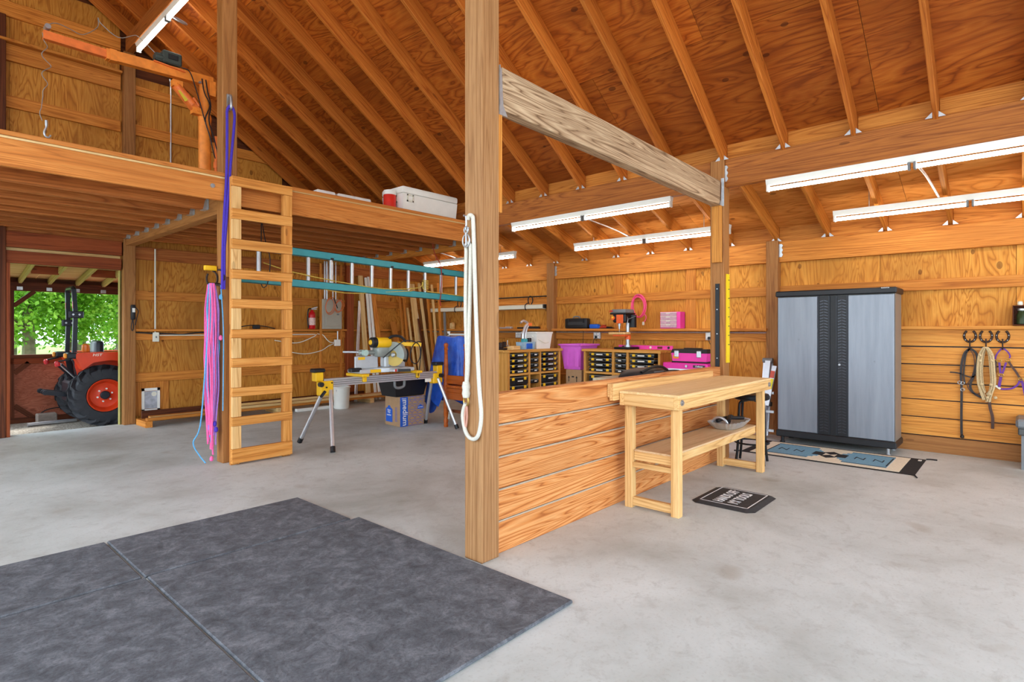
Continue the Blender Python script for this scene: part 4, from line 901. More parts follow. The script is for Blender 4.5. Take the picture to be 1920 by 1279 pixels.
o = MB().tube(smooth([(3.9, 9.69, 1.405), (4.1, 9.69, 1.45), (4.25, 9.69, 1.46), (4.45, 9.69, 1.44), (4.6, 9.69, 1.405)]), .008, 6).rbox((4.22, 9.67, 1.40), (4.34, 9.72, 1.47), .01).build('power_adapter', M_BLACK); tag(o, 'black power adapter on the gable shelf behind the wooden ladder', 'adapter')
ph = empty('cordless_handset', (2.47, 9.66, 1.65), 'black handheld tester hanging on the doorway post', 'handset')
MB().rbox((2.445, 9.645, 1.53), (2.505, 9.688, 1.75), .015, 0, 2).build('body', M_BLACK, ph)
MB().box((2.46, 9.642, 1.64), (2.495, 9.646, 1.70)).build('label', M_WHITEP, ph)
MB().tube(smooth([(2.50, 9.66, 1.72), (2.54, 9.66, 1.66), (2.53, 9.66, 1.60), (2.51, 9.66, 1.50), (2.50, 9.66, 1.45)]), .006, 6).tube(smooth([(2.465, 9.66, 1.53), (2.45, 9.66, 1.42), (2.465, 9.66, 1.37), (2.48, 9.66, 1.42), (2.472, 9.66, 1.53)]), .006, 6).build('lanyard', M_BLACK, ph)
pd = empty('pet_door', (2.73, 9.79, .14), 'white framed pet door low in the gable wall', 'pet door')
bb('surround', (2.525, 9.785, .10), (2.98, 9.80, .605), W_STUD, pd)
mb = MB(); a0, a1, b0, b1 = 2.612, 2.852, .14, .508
for lo, hi in (((a0, 9.765, b0), (a1, 9.784, b0+.055)), ((a0, 9.765, b1-.04), (a1, 9.784, b1)), ((a0, 9.765, b0), (a0+.035, 9.784, b1)), ((a1-.035, 9.765, b0), (a1, 9.784, b1))): mb.box(lo, hi)
mb.build('frame', M_WHITEP, pd)
MB().box((2.65, 9.775, .20), (2.815, 9.779, .462)).build('flap', pm('cloudy_flap', (176, 178, 186), .3, 0, .25, 14), pd)
MB().cyl((2.775, 9.7735, .415), (2.775, 9.776, .415), .035, None, 16).build('flap_label', M_CREAM, pd)
MB().box((2.725, 9.760, .155), (2.74, 9.766, .172)).build('catch', M_BLACK, pd)
# ------------------------------------------------------------------ lumber along the gable wall
bb_ = bb('skid_block', (2.50, 9.18, .001), (2.59, 9.62, .088), W_STUD, None, 1); tag(bb_, 'short timber block under the lumber near the pet door', 'timber')
for i, u in enumerate((4.4, 6.2)): tag(bb('skid_block', (u, 9.18, .001), (u+.09, 9.62, .088), W_PALE, None, 1), ['middle timber block under the lumber behind the ladder', 'right timber block under the lumber'][i], 'timber')
BL = ['front board of the lumber stack on the gable wall floor', 'second board from the front of the floor lumber stack', 'back board of the floor lumber stack against the wall', 'upper front board of the floor lumber stack', 'upper back board of the floor lumber stack', 'narrow batten on top of the floor lumber stack', 'upright wide board behind the floor lumber stack']
for i, (u0, u1, v0, v1, z0, z1, m) in enumerate(((2.53, 6.9, 9.20, 9.29, .090, .128, W_STUD), (2.60, 6.8, 9.30, 9.39, .090, .128, W_PALE), (2.62, 6.7, 9.41, 9.50, .090, .128, W_STUD), (3.6, 6.95, 9.20, 9.29, .130, .168, W_PALE), (3.3, 6.8, 9.31, 9.40, .130, .168, W_STUD), (3.35, 5.6, 9.30, 9.35, .170, .205, W_PALE), (2.55, 6.3, 9.53, 9.57, .090, .20, W_DARK))):
    tag(bb('lumber_board', (u0, v0, z0), (u1, v1, z1), m), BL[i], 'board', 'boards stacked on the floor')
tag(bb('painted_board', (4.70, 9.08, .001), (5.55, 9.17, .05), M_WHITEP), 'white painted board lying under the floor lumber stack', 'board')
# leaning boards: foot (u,v), head (u,v,z), width, thickness
LB = [((6.38, 9.50), (6.32, 9.70, 2.45), .10, .03, W_PALE, 'leftmost pale board leaning right of the dark post'), ((6.52, 9.46), (6.44, 9.70, 2.42), .05, .03, M_WHITEP, 'white trim strip leaning beside the pale boards'),
      ((6.60, 9.44), (6.50, 9.70, 2.44), .05, .03, M_WHITEP, 'second white trim strip leaning on the gable wall'), ((6.74, 9.42), (6.56, 9.70, 2.45), .09, .03, W_STUD, 'orange board leaning next to the white trim strips'),
      ((6.05, 9.44), (6.28, 9.66, 1.95), .06, .02, M_ALU, 'thin grey strip leaning low behind the saw stand'), ((7.20, 9.35), (7.08, 9.68, 1.55), .13, .03, W_STUD, 'short orange board leaning below the girt'),
      ((7.38, 9.40), (7.36, 9.70, 2.05), .06, .03, W_STUD, 'narrow orange board left of the tall pale plank'), ((7.50, 9.36), (7.46, 9.70, 1.85), .05, .03, W_PALE, 'short narrow pale board by the tall plank'),
      ((7.60, 9.30), (7.58, 9.70, 2.36), .14, .035, W_PALE, 'widest tall pale plank leaning in the corner'), ((7.74, 9.26), (7.68, 9.66, 1.80), .05, .02, M_WHITEP, 'short white strip leaning in the corner'),
      ((7.78, 9.22), (7.70, 9.60, 2.38), .06, .03, W_PALE, 'tall narrow pale board right of the widest plank'), ((7.80, 9.10), (7.78, 9.46, 2.36), .06, .03, W_STUD, 'tall orange board in the wall corner'),
      ((7.76, 8.98), (7.80, 9.30, 2.34), .05, .025, W_PALE, 'tall slim board leaning against the side wall'), ((7.74, 8.84), (7.84, 9.14, 2.36), .06, .03, W_STUD, 'rightmost board leaning against the side wall'),
      ((7.66, 9.16), (7.60, 9.50, 1.62), .04, .02, W_DARK, 'short dark strip leaning in the corner'), ((7.30, 9.44), (7.24, 9.72, 2.42), .05, .03, W_STUD, 'thin orange batten leaning left of the corner boards'),
      ((7.72, 8.70), (7.82, 8.92, 1.75), .05, .03, M_GREYP, 'dark grey bar leaning at the end of the corner boards')]
for (a, b_, w_, t_, m, l) in LB: tag(board('leaning_board', (a[0], a[1], .001+t_*.4), b_, w_, t_, m, None, (0, -1, .2)), l, 'board', 'boards leaning in the far corner')
# ------------------------------------------------------------------ mitre saw stand
ss = empty('saw_stand', (4.4, 6.2, 0), 'aluminium mitre saw stand with yellow brackets and splayed legs', 'saw stand')
RV = 6.2
MB().box((3.52, RV-.04, .705), (5.345, RV+.04, .80)).build('main_rail', M_ALU, ss)
g = MB()
for z in (.728, .752, .776): g.box((3.60, RV-.0425, z-.004), (5.33, RV-.0395, z+.004))
g.build('rail_grooves', M_GREYP, ss)
for i, (tp, ft) in enumerate((((3.57, 6.25, .66), (3.43, 6.571, .02)), ((3.60, 6.15, .66), (3.411, 5.781, .02)), ((5.25, 6.25, .70), (5.401, 6.577, .02)), ((5.27, 6.15, .70), (5.374, 5.863, .02)))):
    l = MB().tube([tp, ft], .024, 10).build('leg', M_ALU, ss)
    d = (Vector(ft)-Vector(tp)).normalized()
    MB().tube([Vector(ft)-d*.05, Vector(ft)+d*.012], .029, 10).build('foot', M_BLACK, l)
for u in (3.56, 5.28):
    MB().rbox((u-.09, RV-.055, .60 if u < 4 else .63), (u+.08, RV+.055, .775), .012).build('leg_bracket', M_YEL, ss)
    MB().cyl((u-.02, RV-.07, .70), (u-.02, RV-.055, .70), .010, None, 8).cyl((u+.05, RV-.07, .75), (u+.05, RV-.055, .75), .008, None, 8).build('bolts', M_STEELB, ss)
for u in (3.46, 5.31):
    MB().rbox((u-.05, RV-.05, .775), (u+.05, RV+.05, .88), .008).build('work_support', M_YEL, ss)
    MB().rbox((u-.075, RV-.055, .88), (u+.075, RV+.055, .925), .012).build('support_head', M_BLACK, ss)
    MB().cyl((u, RV-.10, .74), (u, RV-.05, .74), .03, None, 8).build('knob', M_BLACK, ss)
MB().tube([(3.50, 6.10, .66), (3.44, 6.09, .60)], .018, 8).build('lever', M_BLACK, ss)
for u in (4.02, 4.86):
    MB().rbox((u-.05, RV-.16, .80), (u+.05, RV+.22, .835), .008).rbox((u+.02, RV-.075, .73), (u+.07, RV-.04, .83), .006).build('saw_bracket', M_YEL, ss)
MB().tube(smooth([(4.55, 6.18, .70), (4.56, 6.18, .63), (4.62, 6.18, .61), (4.70, 6.18, .63), (4.71, 6.18, .70)]), .018, 8).build('carry_handle', M_GREYP, ss)
MB().box((5.05, 6.155, .66), (5.15, 6.165, .705)).build('rail_label', M_WHITEP, ss)
# ------------------------------------------------------------------ mitre saw
ms = empty('mitre_saw', (4.4, 6.25, .836), 'yellow sliding mitre saw with round blade mounted on the stand', 'saw')
M_CAST = pm('cast_aluminium', (198, 202, 206), .5, .3, .05); M_DGUARD = pm('guard_grey', (150, 156, 150), .4, .3, .08)
MB().rbox((3.98, 6.10, .836), (4.82, 6.40, .885), .01).cyl((4.42, 6.22, .845), (4.42, 6.22, .893), .19, None, 28).build('base', M_CAST, ms)
for lo, hi in (((4.02, 6.28, .885), (4.36, 6.31, 1.045)), ((4.52, 6.28, .885), (4.80, 6.31, .99))): MB().rbox(lo, hi, .008).build('fence', M_CAST, ms)
MB().box((4.06, 6.276, 1.0), (4.16, 6.279, 1.035)).build('fence_label', M_YEL, ms)
MB().box((4.12, 6.095, .842), (4.32, 6.099, .882)).build('base_label', M_YEL, ms)
MB().rbox((4.36, 5.93, .846), (4.50, 6.10, .885), .01).build('mitre_arm', M_CAST, ms)
MB().bar((4.42, 5.93, .866), (4.56, 5.86, .866), .05, .035).build('mitre_handle', M_BLACK, ms)
MB().box((4.37, 5.926, .85), (4.40, 5.93, .882)).build('warning_label', pm('label_crimson', (200, 60, 60), .5), ms)
MB().rbox((3.86, 6.12, .86), (4.02, 6.20, .91), .012).build('side_clamp', M_BLACK, ms)
bn = Vector((-.93, -.36, 0)).normalized(); bc = Vector((4.53, 6.16, 1.055))
MB().lathe([(.003, -.0015), (.15, -.0015), (.15, .0015), (.003, .0015)], 40, 0, bc, bn, False).build('blade', pm('blade_gold', (206, 176, 96), .4, .4, .06), ms)
bx_ = bn.cross(Vector((0, 0, 1))).normalized()
def half(r, a0, a1, n=18): return [(r*math.cos(a0+(a1-a0)*i/n), r*math.sin(a0+(a1-a0)*i/n)) for i in range(n+1)]
go = half(.172, math.radians(-15), math.radians(200))+half(.06, math.radians(200), math.radians(-15))
B = basis(bc-bn*.03, bx_, (0, 0, 1))
MB().prism(go, .07 if B.to_3x3().col[2].dot(bn) > 0 else -.07, 0, basis(bc-bn*.035, bx_, (0, 0, 1))).build('blade_guard', M_DGUARD, ms)
MB().prism(half(.165, math.radians(150), math.radians(215), 8)+half(.10, math.radians(215), math.radians(150), 8), .06, 0, basis(bc-bn*.03, bx_, (0, 0, 1))).build('lower_guard', M_STEELB, ms)
MB().lathe([(.03, .02), (.032, .035), (.02, .045)], 12, 0, bc, bn).build('arbor', M_BOLT, ms)
ma = Vector((-1, .05, .02)).normalized(); m0 = Vector((4.50, 6.22, 1.215))
MB().lathe([(.055, 0), (.068, .02), (.068, .20), (.064, .21)], 22, 0, m0, ma).build('motor', M_YEL, ms)
MB().lathe([(.066, .21), (.069, .225), (.066, .275), (.045, .285)], 22, 0, m0, ma).build('motor_cap', M_BLACK, ms)
MB().lathe([(.035, .284), (.03, .295)], 14, 0, m0, ma).build('motor_disc', M_YEL, ms)
MB().rbox((4.30, 6.20, 1.03), (4.52, 6.34, 1.17), .03, 0, 2).build('gear_housing', M_DGUARD, ms)
MB().rbox((4.44, 6.24, .885), (4.54, 6.36, 1.06), .02).build('pivot', M_CAST, ms)
for du in (0, .07): MB().cyl((4.30+du, 6.30, 1.09), (4.12+du, 6.72, 1.09), .015, None, 10).build('slide_rail', M_ALU, ms)
MB().rbox((4.08, 6.26, 1.06), (4.34, 6.32, 1.12), .02).build('slide_clamp', M_DGUARD, ms)
MB().cyl((4.14, 6.22, 1.09), (4.14, 6.34, 1.09), .04, None, 12).build('slide_knob', pm('clear_guard', (180, 206, 196), .3), ms)
MB().bar((4.56, 6.14, 1.20), (4.86, 6.02, 1.185), .05, .05).build('arm_cover', M_YEL, ms)
MB().tube(smooth([(4.46, 6.18, 1.27), (4.50, 6.16, 1.30), (4.60, 6.12, 1.295), (4.66, 6.10, 1.23), (4.64, 6.11, 1.18)]), .018, 8).build('handle', M_BLACK, ms)
MB().tube(smooth([(4.34, 6.14, 1.02), (4.45, 6.08, 1.13), (4.60, 6.02, 1.24), (4.78, 5.98, 1.20), (4.82, 5.98, 1.05), (4.76, 5.98, .94), (4.68, 5.99, .97), (4.66, 5.99, 1.08), (4.72, 5.98, 1.20), (4.84, 6.0, 1.22), (4.89, 6.05, 1.1), (4.90, 6.10, .85), (4.90, 6.14, .72)], 6), .007, 6).build('power_cord', M_BLACK, ms)
# ------------------------------------------------------------------ moving box and tote
M_CARD = pm('cardboard', (176, 140, 104), .85, 0, .06, 20); M_BLUEP = pm('blue_print', (32, 92, 196), .6, 0, .04)
mx = empty('moving_box', (5.155, 6.76, 0), 'brown cardboard moving box printed blue with the word medium', 'box', rz=math.radians(-4))
MB().rbox((-.205, -.20, .001), (.205, .20, .425), .004).build('carton', M_CARD, mx, local=True)
W = wpos(mx)
def onbox(face, a, z, d=.0012):
    """point on the -v ('f') or -u ('l') face of the carton"""
    return (a, -.20-d, z) if face == 'f' else (-.205-d, a, z)
MB().box((-.205, -.2012, .004), (-.075, -.2002, .423)).build('blue_band', M_BLUEP, mx, local=True)
text('medium', .115, M_LET, mx, W @ basis((-.125, -.2016, .20), (0, 0, -1), (1, 0, 0)))
text('Heavy', .03, M_LET, mx, W @ basis((-.14, -.2016, .40), (1, 0, 0), (0, 0, 1))); text('Duty', .03, M_LET, mx, W @ basis((-.14, -.2016, .372), (1, 0, 0), (0, 0, 1)))
def house(cx, cz, w_, h_): return [(cx-w_, cz-h_), (cx+w_, cz-h_), (cx+w_, cz+h_*.3), (cx+w_*.45, cz+h_*.55), (cx+w_*.3, cz+h_), (cx-w_*.3, cz+h_), (cx-w_*.45, cz+h_*.55), (cx-w_, cz+h_*.3)]
hm = MB(); rr = 0
for cz in (.04, .115, .19, .265, .34, .405):
    for k in range(3):
        cx = -.05+.095*k+(.0475 if rr % 2 else 0)
        if cx > .19: continue
        P = house(cx, cz, .04, .028); P = [(max(-.07, min(.2, x)), min(.422, z)) for x, z in P]
        if abs(cx-.14) < .02 and abs(cz-.265) < .01: continue
        for (x0, z0), (x1, z1) in zip(P, P[1:]+P[:1]):
            if abs(x0-x1)+abs(z0-z1) > 1e-4: hm.bar((x0, -.2008, z0), (x1, -.2008, z1), .001, .005)
    rr += 1
hm.build('house_pattern', M_BLUEP, mx, local=True)
MB().prism([(x, z) for x, z in house(.14, .265, .05, .032)], .001, 0, basis((0, -.2004, 0), (1, 0, 0), (0, 0, 1))).build('shop_logo', M_BLUEP, mx, local=True)
text("LOWE'S", .024, M_LET, mx, W @ basis((.14, -.2020, .258), (1, 0, 0), (0, 0, 1)))
MB().prism([(-.155, .05), (.02, .05), (.02, .24), (-.03, .26), (-.045, .285), (-.09, .285), (-.105, .26), (-.155, .24)], .001, 0, basis((-.2054, 0, 0), (0, -1, 0), (0, 0, 1)) @ Matrix.Translation((-.02, 0, 0))).build('blue_panel', M_BLUEP, mx, local=True)
for t_, z in (('Heavy', .22), ('Duty', .19), ('medium', .15)): text(t_, .034, M_LET, mx, W @ basis((-.2072, .09, z), (0, -1, 0), (0, 0, 1)))
tx = MB()
for k in range(14): tx.box((-.2062, -.13+.008*(k % 3), .07+.015*k), (-.2052, -.07, .075+.015*k))
tx.build('small_print', M_BLUEP, mx, local=True)
tt = empty('storage_tote', (5.15, 6.78, .426), 'black plastic storage tote on top of the cardboard box', 'tote')
MB().taper(.427, (.25, .17), .67, (.30, .21), 0, (5.15, 6.79)).build('body', M_BLACK, tt)
MB().rbox((4.83, 6.56, .67), (5.47, 7.02, .715), .012).rbox((4.88, 6.61, .715), (5.42, 6.97, .728), .006).build('lid', M_BLACK, tt)
wb2 = empty('white_pail', (5.61, 9.05, 0), 'white plastic pail on the floor behind the saw stand leg', 'bucket')
MB().lathe([(.12, .001), (.125, .01), (.145, .36), (.155, .365), (.155, .39), (.14, .39), (.13, .05)], 24, 0, (5.45, 8.95, 0)).build('body', M_WHITEP, wb2)
MB().tube(arc((5.45, 8.95, .34), .155, math.pi, 2*math.pi, 14, (.9, .4, 0), (-.2, -.3, 1), .12), .004, 6).build('bail', M_BOLT, wb2)
# ------------------------------------------------------------------ chair and tarp
ch = empty('wooden_chair', (5.5, 5.93, 0), 'orange maple chair with turned posts in front of the blue tarp', 'chair')
PR = [(.030, 0), (.034, .02), (.028, .05), (.036, .09), (.024, .12), (.034, .18), (.036, .28), (.032, .36), (.036, .40), (.036, .62), (.03, .66), (.04, .70), (.03, .74), (.034, .80), (.026, 1.0), (.024, 1.09), (.034, 1.11), (.022, 1.13), (.034, 1.155), (.030, 1.185), (.008, 1.20)]
for v in (6.13, 5.72): MB().lathe(PR, 16, 0, (5.33, v, 0)).build('post', W_MAPLE, ch)
bb('back_rail', (5.315, 5.75, .62), (5.345, 6.10, .74), W_MAPLE, ch); bb('back_rail', (5.315, 5.75, .50), (5.345, 6.10, .56), W_MAPLE, ch)
bb('apron', (5.31, 5.75, .40), (5.35, 6.10, .50), W_MAPLE, ch)
bb('seat', (5.30, 5.69, .565), (5.78, 6.16, .60), W_MAPLE, ch)
for v in (6.10, 5.75): MB().lathe([(.022, 0), (.028, .1), (.03, .565)], 12, 0, (5.72, v, 0)).build('leg', W_DARK, ch)
bb('stretcher', (5.32, 5.75, .22), (5.345, 6.10, .26), W_DARK, ch)
ch.location.x += .075
M_TARP = (lambda t: (t.bump(t.noise(t.coords((14, 14, 14)), 1, 3), .5, .03), t.done(t.ramp(t.noise(t.coords((6, 6, 6)), 1, 3), [(.3, lin((16, 62, 160))), (.7, lin((34, 96, 204)))]), .4, 0, .5))[1])(NT('blue_tarp'))
tp = MB(); NS, NZ = 64, 16; vs = []
def tpt(i, j):
    t = 2*math.pi*i/NS; f = j/NZ
    cx, cy = 5.60, 6.27; a, b_ = .19, .36
    fl = .75+.30*min(1, f*1.2)
    sx = math.copysign(abs(math.cos(t))**.55, math.cos(t)); sy = math.copysign(abs(math.sin(t))**.55, math.sin(t))
    fold = 1+(.05*math.sin(9*t+1)+.03*math.sin(17*t))*f
    low = .25+.10*math.sin(3*t)+.05*math.sin(7*t)
    x = cx+a*fl*sx*fold; y = cy+b_*fl*sy*fold+(.12*f if sy > 0 else 0); z = 1.285-(1.285-low)*f**1.1+.012*math.sin(5*t)*(1-f)
    if y < 6.2: z = max(z, .63+.02*math.sin(20*y))
    return (max(x, 5.385), y, z)
for j in range(NZ+1): vs += [tpt(i, j) for i in range(NS)]
tp._add(vs, [(j*NS+i, j*NS+(i+1) % NS, (j+1)*NS+(i+1) % NS, (j+1)*NS+i) for j in range(NZ) for i in range(NS)], 0, True)
top = [(5.60+(x-5.60)*.5, 6.27+(y-6.27)*.5, 1.293) for x, y, z in vs[:NS]]
tp._add(vs[:NS]+top, [(i, NS+i, NS+(i+1) % NS, (i+1) % NS) for i in range(NS)]+[tuple(range(NS, 2*NS))], 0, True)
to = tp.build('blue_tarp', M_TARP); to.location.x = .075; tag(to, 'crumpled blue tarp draped over stored furniture behind the maple chair', 'tarp')
wr_ = empty('white_rail', (5.95, 6.3, 0), 'white rail end rising behind the blue tarp', 'bed rail')
MB().box((5.90, 5.72, 1.30), (5.93, 6.66, 1.325)).build('rail', M_WHITEP, wr_)
for v in (5.72, 6.63): MB().box((5.90, v, 0), (5.93, v+.03, 1.36)).build('upright', M_WHITEP, wr_)
# ------------------------------------------------------------------ part organisers
ROWW = [(1.005, .055), (.925, .055), (.847, .055), (.768, .055), (.635, .11), (.51, .11), (.385, .11), (.26, .11)]
def make_box(L, h, latches=True):
    """case with its front in local XZ, front face at y=0, opening toward -y; width L, height h"""
    e = empty('organiser_case'); 
    MB().prism([(-L/2+.012, 0), (L/2-.012, 0), (L/2, .012), (L/2, h-.016), (-L/2, h-.016), (-L/2, .012)], .30, 0, basis((0, .30, 0), (1, 0, 0), (0, 0, 1))).build('body', M_BLACK, e, local=True)
    MB().box((-L/2, .006, h-.016), (L/2, .30, h)).build('clear_lid', pm('smoky_clear', (120, 116, 112), .2, 0, .1), e, local=True)
    MB().prism([(-L*.21, h*.16), (L*.21, h*.16), (L*.16, h*.9), (-L*.16, h*.9)], .024, 0, basis((0, 0, 0), (1, 0, 0), (0, 0, 1))).build('handle', M_BLACK, e, local=True)
    MB().box((-L*.14, -.0262, h*.42), (L*.14, -.0242, h*.42+min(.016, h*.4))).build('label', M_WHITEP, e, local=True)
    if latches:
        for s in (-1, 1): MB().rbox((s*L*.33-.024, -.014, h*.3 if h < .08 else h*.58), (s*L*.33+.024, .004, h-.004), .005).build('latch', M_YEL, e, local=True)
    return e
COLN = ['left', 'middle', 'right']
PROTO = {}
def organiser(origin, ax, name, cols, rows, width, depth, label, skip=()):
    """origin: front left floor corner seen from the front; ax: world direction to the viewer's right"""
    ax = Vector(ax); back = Vector((0, 0, 1)).cross(ax)        # away from the viewer
    M = basis(origin, ax, back)                                # local x right, y back, z up
    c = empty('organiser_cabinet', origin, label, 'cabinet')
    c.matrix_basis = M
    bpy.context.view_layer.update()
    def lb(n, lo, hi, axis=None, m=W_SHELF):
        d = [hi[i]-lo[i] for i in range(3)]; cc = [(hi[i]+lo[i])/2 for i in range(3)]; a = axis if axis is not None else d.index(max(d))
        p0 = list(cc); p1 = list(cc); p0[a] = lo[a]; p1[a] = hi[a]
        roll = (0, 0, 1) if a != 2 else (0, 1, 0)
        w_, h_ = (d[1-a], d[2]) if a != 2 else (d[0], d[1])
        board(n, M @ Vector(p0), M @ Vector(p1), w_, h_, m, c, M.to_3x3() @ Vector(roll))
    lb('top', (-.02, -.03, 1.052), (width+.02, depth+.02, 1.09))
    lb('side', (0, 0, 0), (.036, depth, 1.052), 2); lb('side', (width-.036, 0, 0), (width, depth, 1.052), 2)
    for a, b_ in zip(cols, cols[1:]): lb('divider', (a[1], .001, .05), (b_[0], depth-.02, 1.052), 2)
    lb('shelf', (.036, .0, .715), (width-.036, depth-.02, .748)); lb('shelf', (.036, 0, .02), (width-.036, depth-.02, .05))
    lb('back_panel', (.036, depth-.02, .05), (width-.036, depth, 1.052), 0, W_DARK)
    for ci, (a, b_) in enumerate(cols):
        for ri, (zc, h) in enumerate(rows):
            if (ci, ri) in skip: continue
            L = b_-a-.03; big = ci != 1
            hh_ = h if big else min(h, .055)
            k = (round(L, 2), hh_, big)
            if k not in PROTO: PROTO[k] = make_box(L, hh_, big); e = PROTO[k]
            else: e = copy_tree(PROTO[k])
            e.matrix_basis = M @ Matrix.Translation(((a+b_)/2, .015, zc-h/2+.002))
            tag(e, '%s %s case, %s column of %s' % (ORD[ri], 'deep black' if h > .1 and big else 'shallow black', COLN[ci], name), 'tool case', 'cases in the %s' % name)
            for z in (zc-h/2-.004,):
                lb('runner', (a, .01, z-.006), (a+.018, depth-.03, z+.004), 1); lb('runner', (b_-.018, .01, z-.006), (b_, depth-.03, z+.004), 1)
    return c
organiser((6.01, 5.48, 0), (1, 0, 0), 'organiser under the bucket', [(.036, .465), (.495, .715), (.75, 1.19+.0)], [(z, h) for z, h in ROWW], 1.235, .48, 'pine organiser cabinet of black cases under the white bucket', skip={(1, 5), (1, 6), (1, 7)})
organiser((7.3, 5.075, 0), (0, -1, 0), 'organiser under the drill press', [(.08, .507), (.544, .751), (.79, 1.205)], [(z, h) for z, h in ROWW], 1.295, .48, 'pine organiser cabinet of black cases under the drill press', skip={(1, 5), (1, 6), (1, 7)})
# ------------------------------------------------------------------ on the first organiser
wk = empty('square_pail', (6.95, 5.68, 1.09), 'square white pail on top of the left organiser cabinet', 'bucket')
MB().taper(1.091, (.165, .125), 1.33, (.195, .15), 0, (6.90, 5.68)).build('body', M_WHITEP, wk)
MB().rbox((6.695, 5.522, 1.325), (7.105, 5.838, 1.352), .006).build('rim', M_WHITEP, wk)
MB().tube(smooth([(6.70, 5.62, 1.29), (6.78, 5.52, 1.22), (6.90, 5.515, 1.18), (6.99, 5.52, 1.19)]), .006, 6).build('bail', M_CREAM, wk)
cd = empty('tool_caddy', (6.53, 5.62, 1.09), 'clear caddy of blue parts beside the square white pail', 'caddy')
MB().taper(1.091, (.12, .07), 1.20, (.13, .08), 0, (6.53, 5.60)).build('tub', pm('clear_blue_tub', (150, 180, 200), .3, 0, .15, 20), cd)
MB().rbox((6.46, 5.515, 1.10), (6.60, 5.53, 1.18), .01).build('blue_pack', M_BLUEP, cd)
MB().rbox((6.44, 5.55, 1.19), (6.53, 5.62, 1.25), .01).build('teal_pack', M_TEAL, cd)
MB().rbox((6.58, 5.57, 1.19), (6.64, 5.62, 1.26), .008).build('black_pack', M_BLACK, cd)
mb = MB()
for s in (-.03, .025): mb.tube(smooth([(6.50+s, 5.60, 1.18), (6.50+s, 5.60, 1.32), (6.55+s, 5.60, 1.43), (6.62+s, 5.60, 1.48)]), .017, 8)
mb.build('clamp_bars', M_ALU, cd)
MB().rbox((6.58, 5.57, 1.44), (6.66, 5.63, 1.49), .012).build('clamp_pad', pm('orange_pad', (232, 110, 40), .5), cd)
MB().tube(smooth([(6.44, 5.62, 1.49), (6.50, 5.62, 1.52), (6.58, 5.62, 1.50), (6.62, 5.62, 1.46)]), .018, 8).build('clamp_jaw', M_ALU, cd)
for i, (u, v, a, h, m, l) in enumerate(((6.28, 5.60, .085, .055, W_PALE, 'pale wood offcut beside the clear caddy'), (6.17, 5.58, .03, .05, W_PALE, 'small pale wood block left of the offcut'))):
    tag(bb('wood_offcut', (u-a, v-.04, 1.091), (u+a, v+.04, 1.091+h), m), l, 'block')
vc = empty('bench_vise', (6.05, 5.66, 1.09), 'small dark bench vise at the left end of the organiser top', 'vise')
MB().rbox((6.03, 5.60, 1.091), (6.13, 5.72, 1.12), .01).build('base', M_IRON, vc); MB().rbox((6.02, 5.63, 1.12), (6.09, 5.69, 1.20), .01).rbox((6.10, 5.63, 1.13), (6.14, 5.69, 1.21), .008).build('jaws', M_IRON, vc)
MB().cyl((6.06, 5.66, 1.15), (6.22, 5.66, 1.15), .012, None, 8).cyl((6.19, 5.66, 1.09), (6.19, 5.66, 1.23), .006, None, 8).build('screw', M_BOLT, vc)
# ------------------------------------------------------------------ purple tote on cardboard
M_MAG = pm('magenta_plastic', (224, 108, 216), .45, 0, .05)
cbx = empty('tall_carton', (7.57, 5.42, 0), 'brown cardboard carton with printed arrows under the purple tote', 'box')
MB().rbox((7.36, 5.16, .001), (7.82, 5.46, .752), .004).build('carton', M_CARD, cbx)
ar = MB()
for v in (5.40, 5.25):
    ar.prism([(-.006, 0), (.006, 0), (.006, .06), (.02, .06), (0, .095), (-.02, .06), (-.006, .06)], .001, 0, basis((7.3590, v, .56), (0, -1, 0), (0, 0, 1)))
ar.build('arrow_print', M_BLACK, cbx)
MB().box((7.3585, 5.30, .63), (7.3592, 5.345, .65)).build('brand_print', M_BLACK, cbx)
pt = empty('purple_tote', (7.57, 5.38, .755), 'magenta plastic tote without lid on a cardboard carton', 'tote')
def shell(mb, c, b, t, z0, z1, th=.008):
    (cx, cy), (bx0, by0), (tx0, ty0) = c, b, t
    r = []
    for (ax_, ay_, z) in ((bx0, by0, z0), (tx0, ty0, z1), (tx0-th, ty0-th, z1), (bx0-th, by0-th, z0+th)): r += [(cx-ax_, cy-ay_, z), (cx+ax_, cy-ay_, z), (cx+ax_, cy+ay_, z), (cx-ax_, cy+ay_, z)]
    mb._add(r, [(3, 2, 1, 0), (12, 13, 14, 15)]+[(j*4+i, j*4+(i+1) % 4, (j+1)*4+(i+1) % 4, (j+1)*4+i) for j in range(3) for i in range(4)]); return mb
shell(MB(), (7.58, 5.36), (.185, .155), (.24, .20), .754, 1.15).build('tub', M_MAG, pt)
mb = MB()
for lo, hi in (((7.315, 5.14, 1.13), (7.345, 5.58, 1.158)), ((7.815, 5.14, 1.13), (7.845, 5.58, 1.158)), ((7.315, 5.13, 1.13), (7.845, 5.165, 1.158)), ((7.315, 5.555, 1.13), (7.845, 5.59, 1.158))): mb.rbox(lo, hi, .006)
mb.build('rim', M_MAG, pt)
for v in (5.24, 5.46): MB().taper(.80, (.02, .035), 1.12, (.025, .05), 0, (7.36 if 0 else 7.372, v)).build('rib', M_MAG, pt)
